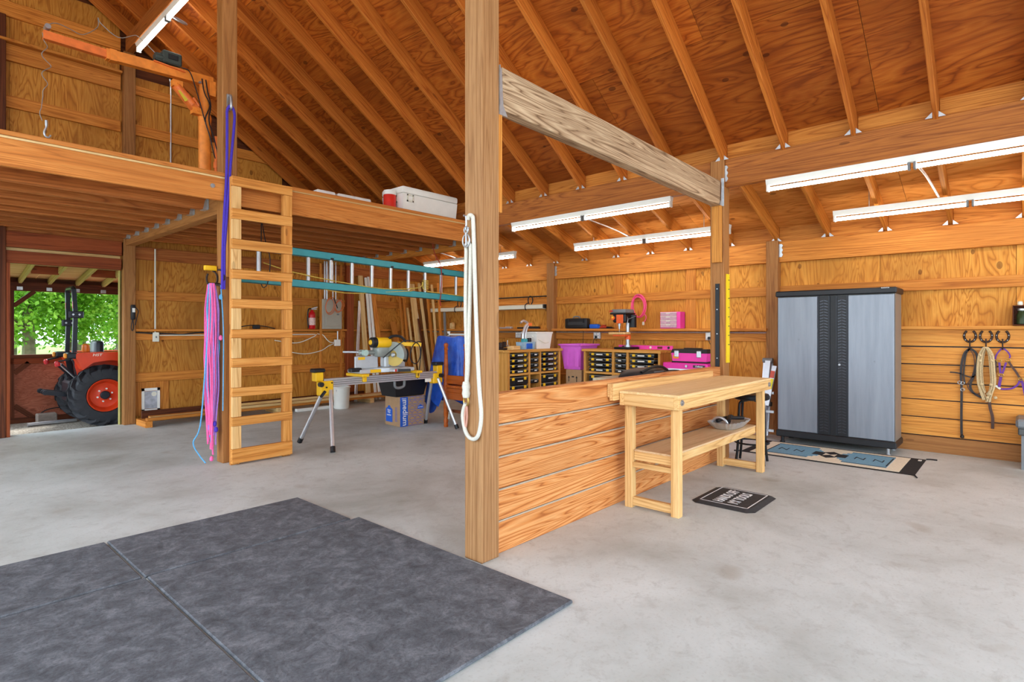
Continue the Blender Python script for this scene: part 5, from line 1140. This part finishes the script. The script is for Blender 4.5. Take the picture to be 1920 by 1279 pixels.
# ------------------------------------------------------------------ drill press
M_DPO = pm('drill_orange', (232, 96, 36), .4); 
dp = empty('drill_press', (7.55, 4.47, 1.09), 'black and orange bench drill press on the right organiser cabinet', 'drill press')
MB().rbox((7.40, 4.33, 1.091), (7.70, 4.60, 1.125), .01).build('base', M_STEELB, dp)
MB().cyl((7.57, 4.455, 1.12), (7.57, 4.455, 1.60), .03, None, 16).cyl((7.57, 4.455, 1.12), (7.57, 4.455, 1.155), .05, None, 16).build('column', M_BOLT, dp)
MB().rbox((7.40, 4.40, 1.315), (7.56, 4.69, 1.35), .005).build('wood_table', W_BENCH, dp)
MB().rbox((7.42, 4.42, 1.285), (7.60, 4.63, 1.313), .006).cyl((7.57, 4.455, 1.24), (7.57, 4.455, 1.30), .045, None, 14).build('table_bracket', M_DPO, dp)
MB().rbox((7.40, 4.40, 1.49), (7.64, 4.62, 1.63), .02).build('head', M_STEELB, dp)
MB().rbox((7.385, 4.43, 1.48), (7.40, 4.545, 1.61), .004).build('front_panel', M_DPO, dp)
MB().cyl((7.375, 4.60, 1.56), (7.40, 4.60, 1.56), .03, None, 12).build('switch_guard', M_DPO, dp)
MB().box((7.368, 4.585, 1.555), (7.376, 4.615, 1.585)).build('switch', M_YEL, dp)
MB().rbox((7.41, 4.40, 1.625), (7.68, 4.66, 1.695), .025, 0, 2).build('belt_cover', M_GREYP, dp)
MB().rbox((7.40, 4.39, 1.615), (7.69, 4.67, 1.64), .008).build('cover_rim', M_STEELB, dp)
MB().box((7.378, 4.60, 1.655), (7.381, 4.66, 1.675)).build('badge', pm('badge_red', (190, 40, 30), .5), dp)
MB().cyl((7.63, 4.41, 1.42), (7.63, 4.41, 1.61), .06, None, 18).build('motor', M_STEELB, dp)
MB().cyl((7.46, 4.535, 1.44), (7.46, 4.535, 1.50), .022, None, 12).cyl((7.46, 4.535, 1.40), (7.46, 4.535, 1.44), .014, None, 10).cyl((7.46, 4.535, 1.35), (7.46, 4.535, 1.40), .004, None, 8).build('chuck', M_BOLT, dp)
for a in (0, 2.1, 4.2): MB().cyl((7.48, 4.40, 1.54), (7.48-.02, 4.36-.11*math.cos(a)*.9, 1.54+.12*math.sin(a+.4)), .006, None, 8).build('feed_handle', M_BOLT, dp)
lv = empty('spirit_level', (7.64, 4.25, 1.09), 'long hot pink spirit level lying behind the drill press', 'level')
M_HOT = pm('hot_pink', (240, 64, 166), .4, 0, .05)
MB().box((7.715, 3.80, 1.091), (7.735, 4.70, 1.148)).box((7.71, 3.80, 1.091), (7.74, 4.70, 1.098)).box((7.71, 3.80, 1.142), (7.74, 4.70, 1.149)).build('body', M_HOT, lv)
for v in (4.15, 3.86, 4.62): MB().cyl((7.705, v, 1.12), (7.712, v, 1.12), .018, None, 14).build('vial', M_CREAM if v == 4.15 else M_BLACK, lv)
MB().rbox((7.706, 3.96, 1.105), (7.713, 4.04, 1.135), .01).build('hand_slot', W_DARK, lv)
# ------------------------------------------------------------------ pink roll chest and toolbox
rc_ = empty('roll_chest', (7.35, 3.25, 0), 'hot pink metal roller tool chest below the pink toolbox', 'tool chest')
M_HOTM = pm('pink_enamel', (222, 34, 150), .3, .1, .04)
MB().rbox((7.10, 3.02, .08), (7.52, 3.64, .945), .01).build('carcass', M_HOTM, rc_)
for k in range(5):
    z = .80-.15*k; d = MB().rbox((7.088, 3.04, z-.065), (7.10, 3.62, z+.065), .004).build('drawer', M_HOTM, rc_)
    MB().box((7.076, 3.05, z+.05), (7.09, 3.61, z+.068)).build('drawer_pull', M_ALU, d)
MB().cyl((7.085, 3.30, .905), (7.10, 3.30, .905), .016, None, 12).build('lock', M_BOLT, rc_)
bdg = MB().box((7.095, 3.05, .888), (7.0995, 3.21, .922)).build('badge', pm('badge_black', (60, 20, 44), .4), rc_)
text('Craftsman', .03, M_LET, bdg, basis((7.0945, 3.13, .905), (0, -1, 0), (0, 0, 1)), shear=.25, xs=.8)
for u in (7.15, 7.47):
    for v in (3.08, 3.58): MB().cyl((u, v-.02, .04), (u, v+.02, .04), .04, None, 12).build('caster', M_BLACK, rc_)
tb_ = empty('toolbox', (7.27, 3.24, .946), 'hot pink plastic toolbox with black lid on the pink chest', 'toolbox')
MB().taper(.965, (.125, .235), 1.075, (.135, .25), 0, (7.28, 3.29)).build('body', M_HOT, tb_)
MB().rbox((7.15, 3.04, .946), (7.41, 3.54, .966), .006).build('base', M_BLACK, tb_)
MB().taper(1.075, (.14, .255), 1.125, (.12, .24), 0, (7.28, 3.29)).build('lid', M_BLACK, tb_)
for v in (3.46, 3.15): MB().rbox((7.128, v-.03, 1.02), (7.15, v+.03, 1.105), .006).build('latch', M_ZINC, tb_)
MB().box((7.138, 3.43, 1.0), (7.1405, 3.51, 1.045)).build('sticker', pm('orange_sticker', (246, 150, 40), .5), tb_)
MB().rbox((7.24, 3.17, 1.125), (7.32, 3.41, 1.14), .008).build('handle', M_BLACK, tb_)
# ------------------------------------------------------------------ on the tool bench wall shelf
SH = 1.404
kc = empty('tool_case', (7.88, 5.6, SH), 'black drill case standing on the wall shelf', 'case')
MB().rbox((7.84, 5.385, SH+.001), (7.95, 5.845, SH+.175), .025, 0, 2).build('shell', M_BLACK, kc)
MB().rbox((7.835, 5.46, SH+.06), (7.842, 5.77, SH+.115), .01).build('panel', pm('dark_panel', (52, 52, 54), .5), kc)
MB().tube(smooth([(7.89, 5.70, SH+.165), (7.89, 5.68, SH+.20), (7.89, 5.58, SH+.20), (7.89, 5.56, SH+.165)]), .012, 8).build('handle', M_GREYP, kc)
for v in (5.45, 5.78): MB().rbox((7.832, v-.02, SH+.10), (7.842, v+.02, SH+.17), .004).build('latch', M_STEELB, kc)
o = MB().rbox((7.86, 5.19, SH+.001), (7.95, 5.36, SH+.075), .02, 0, 2).rbox((7.88, 5.16, SH+.001), (7.92, 5.20, SH+.05), .01).build('glue_gun_pack', M_BLUEP); tag(o, 'blue plastic pack beside the black drill case', 'pack')
hs = empty('hand_tools', (7.88, 5.0, SH), 'black pliers with red grips lying on the wall shelf', 'pliers')
MB().tube([(7.88, 5.15, SH+.02), (7.88, 5.02, SH+.022)], .016, 8).tube([(7.90, 5.13, SH+.05), (7.90, 5.06, SH+.05)], .012, 8).build('grips', pm('red_grip', (190, 60, 40), .5), hs)
MB().tube([(7.88, 5.03, SH+.02), (7.88, 4.92, SH+.018)], [.016, .008], 8).rbox((7.86, 4.90, SH+.001), (7.92, 5.16, SH+.012), .004).build('jaws', M_STEELB, hs)
pdw = empty('parts_drawers', (7.90, 3.88, SH), 'small hot pink parts cabinet with clear drawers on the wall shelf', 'drawer box')
MB().box((7.83, 3.735, SH+.001), (7.98, 4.055, SH+.245)).build('case', M_HOT, pdw)
for k in range(4):
    z = SH+.012+.0575*k; d = MB().rbox((7.815, 3.79, z), (7.832, 4.045, z+.05), .004).build('drawer', pm('clear_drawer', (196, 150, 164), .2, 0, .15, 30), pdw)
    MB().box((7.805, 3.89, z+.036), (7.816, 3.95, z+.045)).build('drawer_pull', M_CREAM, d)
    MB().box((7.812, 3.79, z+.048), (7.831, 4.045, z+.055)).build('drawer_rim', M_CREAM, d)
pcd = empty('pink_cord', (7.92, 4.47, 1.75), 'coiled hot pink extension cord hanging above the drill press', 'cord')
M_PCORD = pm('pink_cord', (250, 86, 140), .45)
for k in range(7):
    r = .10+.006*(k % 4); MB().tube(arc((7.94-.008*k, 4.47+.01*math.sin(k*1.7), 1.76-.012*(k % 3)), r*1.05, 0, 2*math.pi, 28, (0, 1, 0), (-.02, .06*math.sin(k), 1), .175-.008*(k % 3)), .0075, 6).build('loop', M_PCORD, pcd)
MB().tube(smooth([(7.92, 4.42, 1.62), (7.92, 4.36, 1.62), (7.92, 4.34, 1.56), (7.92, 4.38, 1.50)]), .0075, 6).build('tail', M_PCORD, pcd)
MB().rbox((7.905, 4.37, 1.455), (7.935, 4.405, 1.51), .008).build('plug', M_CREAM, pcd)
MB().cyl((7.99, 4.47, 1.925), (7.88, 4.47, 1.935), .006, None, 8).build('nail', M_BOLT, pcd)
# outlets with cables, conduit
for i, (v, c_) in enumerate(((5.245, M_GREYP), (3.33, M_WHITEP), (6.975, M_WHITEP))):
    e = empty('wall_outlet', (7.95, v, 1.29), ['grey outlet box under the wall shelf by the purple tote', 'white double outlet by the partition post', 'white outlet left of the square pail'][i], 'outlet')
    MB().rbox((7.915, v-.065, 1.235), (7.962, v+.065, 1.345), .006).build('box', M_ZINC if i != 1 else M_WHITEP, e)
    for s in (-.028, .028):
        for z in (1.265, 1.315): MB().rbox((7.909, v+s-.02, z-.018), (7.916, v+s+.02, z+.018), .004).build('socket', M_WHITEP, e)
    if i < 2:
        MB().rbox((7.88, v-.02, 1.245), (7.91, v+.02, 1.285), .006).build('plug', M_BLACK, e)
        MB().tube(smooth([(7.88, v, 1.26), (7.87, v+.03, 1.2), (7.88, v+.04, 1.12), (7.87, v+.05, 1.0)] if i == 0 else [(7.88, v, 1.26), (7.86, v-.02, 1.2), (7.86, v-.07, 1.12), (7.86, v-.10, 1.02)]), .005, 6).build('cable', M_BLACK, e)
o = MB().tube(smooth([(7.85, 5.46, 1.40), (7.83, 5.45, 1.30), (7.85, 5.47, 1.15), (7.85, 5.46, 1.0)]), .004, 6).build('power_cable', M_BLACK); tag(o, 'black cable dropping from the wall shelf by the drill case', 'cable')
for i, (a, b_) in enumerate(((2.56, 6.1), (6.28, 9.6))):
    o = MB().cyl((7.95, a, 1.345), (7.95, b_, 1.345), .010, None, 8).build('conduit_pipe', M_ALU); tag(o, ['conduit running under the tool bench wall shelf', 'conduit running under the far bay wall shelf'][i], 'pipe')
# far bay: stored lamp housing and rod in black hooks
gt = empty('stored_lamp_housing', (7.9, 7.9, 1.8), 'long white lamp housing stored in black hooks on the side wall', 'lamp housing')
MB()._add([(7.83, 6.33, 1.83), (7.93, 6.33, 1.845), (7.93, 6.33, 1.755), (7.83, 6.33, 1.765), (7.83, 9.45, 1.83), (7.93, 9.45, 1.845), (7.93, 9.45, 1.755), (7.83, 9.45, 1.765)], [(0, 1, 2, 3), (7, 6, 5, 4), (0, 4, 5, 1), (1, 5, 6, 2), (2, 6, 7, 3), (3, 7, 4, 0)]).build('housing', M_CREAM, gt)
MB().box((7.85, 6.30, 1.77), (7.92, 6.33, 1.835)).build('end_cap', M_BLACK, gt)
o = MB().cyl((7.93, 6.29, 1.985), (7.93, 9.3, 1.985), .012, None, 8).build('steel_rod', M_STEELB); tag(o, 'long dark steel rod resting on the upper girt of the far bay', 'rod')
for i, v in enumerate((6.66, 8.55)):
    o = MB().tube(arc((7.90, v, 1.92), .055, math.radians(-60), math.radians(250), 16, (0, 1, 0), (0, 0, 1), .075), .010, 8).tube(smooth([(7.86, v+.02, 1.87), (7.82, v+.05, 1.84), (7.81, v+.05, 1.78), (7.84, v+.05, 1.74)]), .009, 8).build('storage_hook', M_BLACK); tag(o, ['black hook ring nearest the wall post above the bucket', 'black hook ring in the far corner of the side wall'][i], 'hook', 'hooks holding the lamp housing')
for i, (v0, v1, h, m, l) in enumerate(((6.45, 6.95, .03, M_BLACK, 'flat black bar on the far bay shelf'), (7.1, 7.4, .03, M_ALU, 'flat grey metal box on the far bay shelf'), (8.72, 8.80, .12, W_PALE, 'small pale wood piece on the far bay shelf'))):
    o = MB().rbox((7.86, v0, SH+.001), (7.93, v1, SH+h), .004).rbox((7.87, v0+.01, SH+h), (7.92, (v0+v1)/2, SH+h+.012), .003).build('shelf_item', m); tag(o, l, 'bar' if i < 2 else 'block')
# ------------------------------------------------------------------ table behind the partition
tb3 = empty('side_table', (5.6, 2.8, 0), 'pale topped table standing behind the plank partition', 'table')
bb('table_top', (4.55, 2.50, .895), (5.97, 3.06, .925), wood('grey_birch', (216, 208, 188), (198, 188, 164), (164, 150, 122), 4, knots=0, contrast=.4), tb3)
for u in (4.60, 5.86):
    for v in (2.54, 2.96): bb('leg', (u, v, 0), (u+.06, v+.06, .895), W_STUD, tb3, 2)
bb('apron', (4.6, 2.55, .81), (5.92, 2.58, .895), W_STUD, tb3)
tbg = empty('tool_bag', (5.05, 2.78, .925), 'black padded tool bag lying on the table behind the partition', 'bag')
def dome(mb, c, a, b_, h, n=24, k=8, mi=0, p=1.0):
    vs = []
    for j in range(k+1):
        t = (math.pi/2)*j/k; r = math.cos(t)**p if j < k else 0.001
        for i in range(n): q = 2*math.pi*i/n; vs.append((c[0]+a*r*math.cos(q), c[1]+b_*r*math.sin(q), c[2]+h*math.sin(t)))
    mb._add(vs, [(j*n+i, j*n+(i+1) % n, (j+1)*n+(i+1) % n, (j+1)*n+i) for j in range(k) for i in range(n)]+[tuple(range(n-1, -1, -1))], mi, True); return mb
dome(MB(), (5.03, 2.78, .926), .42, .14, .085, p=.6).build('bag_body', M_BLACK, tbg)
MB().tube(smooth([(4.80, 2.68, .98), (4.95, 2.66, 1.02), (5.15, 2.66, 1.02), (5.30, 2.67, .98)]), .014, 8).build('strap', M_STEELB, tbg)
MB().bar((5.0, 2.655, .975), (5.2, 2.655, .975), .004, .008).build('stitching', M_GREYP, tbg)
MB().tube(smooth([(5.40, 2.85, .94), (5.55, 2.95, .935), (5.65, 2.90, .935), (5.80, 2.86, .94), (5.88, 2.82, .935)]), .007, 6).build('power_cord', M_BLACK, tbg)
# ================================================================== outdoors through the doorway
gr = MB().box((-12, 9.86, -.25), (22, 13.0, -.05)).build('gravel_apron', M_GRAV); tag(gr, 'grey gravel under the lean-to outside the doorway', 'ground', kind='structure')
M_GRASS = pm('meadow_grass', (96, 128, 44), .9, 0, .35, 1.2)
md = MB().box((-40, 13.0, -.3), (60, 70, -.06)).build('meadow', M_GRASS); tag(md, 'bright green meadow beyond the lean-to', 'ground', kind='structure')
yd = MB().box((-40, -40, -.3), (60, V0, -.06)).box((-40, V0, -.3), (-2.85, 13.0, -.06)).box((8.1, V0, -.3), (60, 9.86, -.06)).build('yard', pm('yard_gravel', (176, 168, 152), .9, 0, .1, 3)); tag(yd, 'pale gravel yard around the barn', 'ground', kind='structure')
ln = empty('lean_to', (1.9, 10.7, 0), 'low timber lean-to roof and half wall outside the doorway', 'lean-to')
for k in range(-2, 7):
    u = 1.40+.355*k
    board('rafter', (u, 9.87, 2.335), (u+.05, 11.62, 2.125), .04, .09, W_TREAT, ln)
    MB().rbox((u+.005, 11.445, 1.995), (u+.075, 11.458, 2.05), .004).build('rafter_tie', M_ZINC, ln)
    if k in (0, 2, 4): bb('blocking', (u+.05, 10.55, 2.19), (u+.365, 10.59, 2.30), W_RED, ln)
for k in range(3): bb('roof_sheet', (.4+1.22*k, 9.87, 2.40-.0), (1.618+1.22*k, 10.75, 2.412), W_PALE, ln, 0, 0) if False else board('roof_sheet', (.42+1.22*k, 10.76, 2.287), (1.636+1.22*k, 10.76, 2.287), 1.82, .012, W_PALE, ln, (0, .119, 1), 0)
bb('outer_beam', (-.5, 11.46, 1.985), (4.5, 11.55, 2.12), W_DARK, ln)
bb('fascia_board', (-.5, 11.552, 2.09), (4.5, 11.58, 2.20), W_DARK, ln)
for u in (1.285, 4.2): bb('post', (u, 11.46, -.1), (u+.09, 11.55, 1.985), W_DARK, ln, 2)
board('brace', (1.37, 11.49, 1.75), (1.62, 11.49, 1.985), .05, .06, W_DARK, ln)
bb('top_rail', (-.5, 11.44, .945), (4.5, 11.56, 1.0), W_DARK, ln); bb('mid_rail', (-.5, 11.46, .86), (4.5, 11.49, .945), W_RED, ln)
M_OSB = ply('weathered_board', (214, 150, 122), (192, 124, 98), (146, 86, 64), 14, 2.2, .2)
for k in range(4): bb('wall_panel', (.15+1.22*k, 11.50, -.05), (1.368+1.22*k, 11.515, .945), M_OSB, ln, 0, 0)
for a, b_ in (((1.38, 11.475, .72), (1.55, 11.475, .88)), ((1.38, 11.475, .22), (1.62, 11.475, .0))): board('brace', a, b_, .03, .07, W_DARK, ln)
bb('sill', (-.5, 11.44, -.05), (4.5, 11.50, .03), W_DARK, ln)
o = MB().tube([(1.46, 10.93, -.02), (2.05, 10.98, -.02)], .028, 12).build('drain_pipe', M_ALU); tag(o, 'pale plastic pipe lying on the gravel behind the tractor', 'pipe')
cbk = MB().rbox((-.12, -.09, 0), (.12, .09, .15), .012).build('concrete_block', pm('concrete_block', (150, 138, 128), .9, 0, .15, 25), None, (1.72, 11.2, -.05)); tag(cbk, 'grey concrete block on the gravel under the half wall', 'block')
o = MB().tube(smooth([(1.6, 11.30, .02), (1.72, 11.31, .13), (1.9, 11.31, .16), (2.1, 11.32, .12)]), .009, 6).build('black_hose', M_BLACK); tag(o, 'black hose behind the grey concrete block', 'hose')
# ------------------------------------------------------------------ tractor
M_TOR = pm('tractor_orange', (222, 66, 28), .35, 0, .06); M_TDK = pm('tractor_dark', (38, 40, 48), .4, .2, .12); M_TYRE = pm('tyre_rubber', (44, 45, 50), .65, 0, .2, 20)
tc = empty('tractor', (2.3, 10.7, -.05), 'orange compact tractor parked outside the doorway, rear wheel showing', 'tractor')
def wheel(cu, v0, v1, R, rr, name, out=-1):
    cz = R-.05; w_ = v1-v0; vm = (v0+v1)/2
    wl = empty(name, (cu, vm, cz), parent=None); wl.parent = tc; wl.matrix_basis = wpos(tc).inverted() @ Matrix.Translation((cu, vm, cz))
    h = w_/2
    MB().lathe([(rr, -h*.72), (rr+.02, -h*.95), (R*.78, -h), (R*.86, -h*.88), (R*.895, -h*.5), (R*.90, 0), (R*.895, h*.5), (R*.86, h*.88), (R*.78, h), (rr+.02, h*.95), (rr, h*.72)], 48, 0, (0, 0, 0), (0, 1, 0), True, False).build('tyre', M_TYRE, wl, local=True)
    lg = MB(); N = 17
    for k in range(N):
        for s in (-1, 1):
            a = 2*math.pi*(k+(.5 if s > 0 else 0))/N; 
            for seg in range(3):
                t0, t1 = seg/3, (seg+1)/3
                def pt(t, r, da):
                    y = s*(h*.02+h*.98*t); ang_ = a+.34*t+da; rad = r if t < .67 else r-(.055 if t > .9 else .0)*(1)
                    return (rad*math.cos(ang_), y, rad*math.sin(ang_))
                w2 = .062
                A = [pt(t0, R*.87, -w2), pt(t0, R*.87, w2), pt(t1, R*.80, w2*1.1), pt(t1, R*.80, -w2*1.1), pt(t0, R, -w2*.7), pt(t0, R, w2*.7), pt(t1, R*.995, w2*.8), pt(t1, R*.995, -w2*.8)]
                lg._add(A, [(3, 2, 1, 0), (4, 5, 6, 7), (0, 1, 5, 4), (1, 2, 6, 5), (2, 3, 7, 6), (3, 0, 4, 7)])
    lg.build('tread_lugs', M_TYRE, wl, local=True)
    o_ = -h*.80
    MB().lathe([(.001, o_+.09), (.075, o_+.09), (.11, o_+.10), (rr*.78, o_+.085), (rr*.86, o_+.05), (rr*.93, o_+.0), (rr*1.0, o_-.012), (rr*1.03, o_-.006), (rr*1.03, o_+.05), (rr*.95, o_+.14), (.001, o_+.15)], 40, 0, (0, 0, 0), (0, 1, 0)).build('rim', M_TOR, wl, local=True)
    MB().lathe([(.062, o_+.095), (.062, o_+.05), (.05, o_+.04), (.001, o_+.04)], 20, 0, (0, 0, 0), (0, 1, 0)).build('hub', M_TDK, wl, local=True)
    bl = MB()
    for k in range(6):
        a = k*math.pi/3+.3; x, z = .095*math.cos(a), .095*math.sin(a); bl.cyl((x, o_+.075, z), (x, o_+.10, z), .013, None, 8)
    bl.build('wheel_nuts', M_WHITEP, wl, local=True)
    return wl
wheel(2.265, 10.16, 10.44, .455, .235, 'rear_wheel'); wheel(2.265, 10.98, 11.26, .455, .235, 'rear_wheel')
wheel(3.75, 10.30, 10.48, .30, .15, 'front_wheel'); wheel(3.75, 10.98, 11.16, .30, .15, 'front_wheel')
for v0, v1 in ((10.17, 10.46), (10.96, 11.25)):
    pr = [(1.90, .97), (1.90, 1.03), (1.93, 1.05), (2.62, 1.05), (2.75, 1.0), (2.78, .60), (2.70, .60), (2.55, .90), (2.30, .93), (2.10, .90), (1.98, .80), (1.92, .93)]
    MB().prism(pr[::-1], v1-v0, 0, basis((0, v1, 0), (1, 0, 0), (0, 0, 1))).build('fender', M_TOR, tc)
    inner = v1-.03 if v0 < 10.5 else v0
    MB().prism([(2.02, .45), (2.75, .45), (2.75, 1.03), (1.93, 1.03), (1.93, .85)], .03, 0, basis((0, inner+.03, 0), (1, 0, 0), (0, 0, 1))).build('fender_panel', M_TOR, tc)
    MB().rbox((1.80, v0+.02, .965), (1.92, v1-.08, 1.052), .015).build('fender_end', M_TDK, tc)
    MB().rbox((1.765, v0+.03, .975), (1.80, v0+.10, 1.045), .01).build('amber_lamp', pm('amber_lens', (240, 150, 40), .3), tc)
    MB().lathe([(.03, 0), (.035, .02), (.03, .06), (.012, .075)], 14, 0, (1.70, v0+.06, .865), (-.15, 0, .6)).build('tail_lamp', pm('tail_red', (200, 50, 56), .25), tc)
    MB().bar((1.70, v0+.06, .93), (1.84, v0+.08, .96), .03, .02).build('lamp_bracket', M_TDK, tc)
text('HST', .05, M_CREAM, tc, basis((2.15, 10.168, 1.012), (1, 0, 0), (0, 0, 1)), shear=.2, xs=1.3)
MB().rbox((1.86, 10.47, .30), (2.75, 10.95, .62), .03).rbox((2.7, 10.52, .30), (3.9, 10.90, .55), .03).build('chassis', M_TDK, tc)
MB().cyl((2.265, 10.44, .405), (2.265, 10.98, .405), .08, None, 14).build('rear_axle', M_TDK, tc)
MB().rbox((2.95, 10.46, .62), (4.15, 10.96, 1.02), .08, 0, 3).build('hood', M_TOR, tc)
MB().rbox((4.14, 10.50, .58), (4.20, 10.92, .95), .02).build('grille', M_TDK, tc)
MB().rbox((2.25, 10.50, .62), (2.70, 10.92, .74), .04, 0, 2).rbox((2.20, 10.52, .72), (2.32, 10.90, 1.22), .05, 0, 2).build('seat', M_TDK, tc)
MB().tube(arc((2.78, 10.71, 1.10), .17, 0, 2*math.pi, 24, (.5, 0, .85), (0, 1, 0)), .014, 8).cyl((2.78, 10.71, 1.10), (2.95, 10.71, .9), .02, None, 8).build('steering_wheel', M_TDK, tc)
MB().lathe([(.05, 0), (.055, .03), (.05, .10), (.02, .12)], 16, 0, (2.08, 10.52, 1.055)).build('beacon', pm('beacon_amber', (226, 120, 30), .3), tc)
for v, zh in ((10.47, 1.62), (10.95, 1.50)):
    MB().bar((2.00, v, .55), (1.93, v, 1.05), .07, .045, 0, (0, 1, 0)).bar((1.93, v, 1.03), (1.945, v, zh), .055, .05, 0, (0, 1, 0)).bar((1.945, v, zh-.02), (1.93, v+(.03 if v < 10.7 else -.03), 1.985), .055, .05, 0, (0, 1, 0)).build('roll_bar_post', M_TDK, tc)
    MB().rbox((1.87, v-.045, zh-.06), (2.04, v-.028, zh+.04), .01).rbox((1.87, v+.028, zh-.06), (2.04, v+.045, zh+.04), .01).build('hinge_plate', M_TDK, tc)
    MB().cyl((1.91, v-.055, zh-.01), (1.91, v-.04, zh-.01), .014, None, 10).cyl((1.985, v-.055, zh-.01), (1.985, v-.04, zh-.01), .014, None, 10).build('hinge_bolt', M_BOLT, tc)
    MB().bar((1.906, v-.03, 1.70), (1.906, v-.03, 1.80), .002, .03).build('red_decal', pm('decal_red', (210, 50, 40), .4), tc)
MB().tube(smooth([(1.93, 10.50, 1.96), (1.93, 10.52, 2.0), (1.93, 10.58, 2.01), (1.93, 10.84, 2.01), (1.93, 10.90, 2.0), (1.93, 10.92, 1.96)]), .032, 8).build('roll_bar_top', M_TDK, tc)
for v in (10.50, 10.62, 10.90):
    MB().bar((2.1, v, .38), (1.62, v, .47), .03, .06).cyl((1.60, v-.02, .475), (1.60, v+.02, .475), .035, None, 12).build('lift_arm', M_TDK, tc)
for v in (10.47, 10.60, 10.93): MB().tube([(1.78, v, .88), (2.02, v, .60)], .014, 8).build('lift_rod', M_ALU if v == 10.60 else M_TDK, tc)
MB().bar((1.92, 10.48, .95), (2.12, 10.48, .62), .05, .06, 0, (0, 1, 0)).build('roll_bar_foot', M_TDK, tc)
# ------------------------------------------------------------------ trees
def leafmat(name, c0, c1, c2):
    t = NT(name); n = t.noise(t.coords((1.6, 1.6, 1.6), True), 1, 5, .7)
    c = t.ramp(n, [(.33, lin(c0)), (.5, lin(c1)), (.68, lin(c2))])
    t.done(c, .5, 0, .3); tr = t.add('ShaderNodeBsdfTranslucent'); t.link(c, tr.inputs['Color'])
    mx_ = t.add('ShaderNodeMixShader'); mx_.inputs[0].default_value = .4; t.link(t.b.outputs[0], mx_.inputs[1]); t.link(tr.outputs[0], mx_.inputs[2])
    t.link(mx_.outputs[0], t.n['Material Output'].inputs['Surface']); return t.m
LEAF = [leafmat('leaf_mid', (58, 104, 22), (120, 176, 46), (176, 212, 84)), leafmat('leaf_bright', (84, 136, 30), (146, 196, 62), (196, 224, 110)), leafmat('leaf_deep', (44, 86, 22), (98, 150, 40), (150, 190, 70))]
M_BARK = pm('grey_bark', (112, 104, 84), .9, 0, .3, 10)
def tree(x, y, h, rx, rz_, nleaf, label, seed, lean=0, ls=.10, kind=0, zlo=.9):
    r = random.Random(seed); T = empty('tree', (x, y, -.06), label, 'tree', 'trees beyond the lean-to')
    top = (x+lean, y, h*.8)
    MB().tube(smooth([(x, y, -.1), (x+lean*.2+.04, y, h*.2), (x+lean*.5-.04, y, h*.45), top]), [.15-.11*i/12 for i in range(13)], 8).build('trunk', M_BARK, T)
    bm_ = MB()
    for k in range(6):
        a = r.uniform(0, 6.28); z0 = h*r.uniform(.2, .5); q = (x+lean*z0/h, y, z0)
        bm_.tube(smooth([q, (q[0]+rx*.4*math.cos(a), y+rx*.4*math.sin(a), z0+h*.12), (q[0]+rx*.8*math.cos(a), y+rx*.8*math.sin(a), z0+h*.2)]), [.05-.04*i/8 for i in range(9)], 6)
    bm_.build('branches', M_BARK, T)
    vs = []; fs = []; cz = (h+zlo)/2; hz = (h-zlo)/2
    cl = [(r.gauss(0, .5), r.gauss(0, .5), r.uniform(-1, 1)) for _ in range(36)]
    while len(fs) < nleaf:
        c_ = r.choice(cl); p = [c_[i]+r.gauss(0, .17) for i in range(3)]
        if p[0]**2+p[1]**2+p[2]**2*.8 > 1.25: continue
        px, py, pz = x+lean*.5+p[0]*rx, y+p[1]*rx, cz+p[2]*hz
        if pz < (1.0 if y < 19 else .6)+.35*r.random(): continue
        d = Vector((r.gauss(0, 1), r.gauss(0, 1), r.gauss(-.3, .7))).normalized(); s_ = ls*r.uniform(.6, 1.3)
        q = d.cross(Vector((r.gauss(0, 1), r.gauss(0, 1), r.gauss(0, 1)))).normalized()
        b = len(vs); P = Vector((px, py, pz))
        vs += [tuple(P), tuple(P+d*s_*.5+q*s_*.32), tuple(P+d*s_), tuple(P+d*s_*.5-q*s_*.32)]; fs.append((b, b+1, b+2, b+3))
    mb = MB(); mb._add(vs, fs); o = mb.build('foliage', LEAF[kind], T, fix=False); o['kind'] = 'stuff'
TL = ['leafy tree nearest the lean-to on the left with a grey trunk', 'leafy tree behind the roll bar of the tractor', 'bright leafy tree right of the tractor roll bar', 'slender leafy tree by the doorway post', 'tall leafy tree in the middle distance left', 'tall leafy tree in the middle distance right', 'dark leafy tree far behind on the left', 'dark leafy tree far behind in the middle', 'dark leafy tree far behind on the right']
TD = [(2.05, 15.6, 5.2, 1.5, 1, 9500, .1, .10, 0), (3.0, 16.4, 5.5, 1.6, 1, 9500, -.3, .10, 1), (3.95, 16.0, 5.4, 1.5, 1, 9500, .5, .10, 1), (4.6, 17.2, 5.6, 1.6, 1, 8000, .2, .10, 0), (2.3, 20, 6.5, 2.2, 1, 8500, 0, .13, 1), (5.0, 21, 6.8, 2.4, 1, 8500, 0, .13, 0), (1.5, 26, 8, 3.2, 1, 8000, 0, .18, 2), (5.2, 27, 8.5, 3.4, 1, 8500, 0, .18, 2), (8.4, 27, 8.5, 3.4, 1, 8000, 0, .18, 2)]
for i, (x, y, h, rx, rz_, nl, le, ls, kd) in enumerate(TD): tree(x, y, h, rx, rz_, nl, TL[i], 20+i, le, ls, kd)
o = MB().tube(smooth([(3.2, 15.0, .3), (3.6, 15.1, 1.0), (4.1, 15.2, 1.65), (4.8, 15.3, 2.1)]), [.06]*5+[.045]*4+[.03]*4, 8).build('fallen_limb', M_BARK); tag(o, 'bare grey limb slanting among the leaves right of the tractor', 'branch')
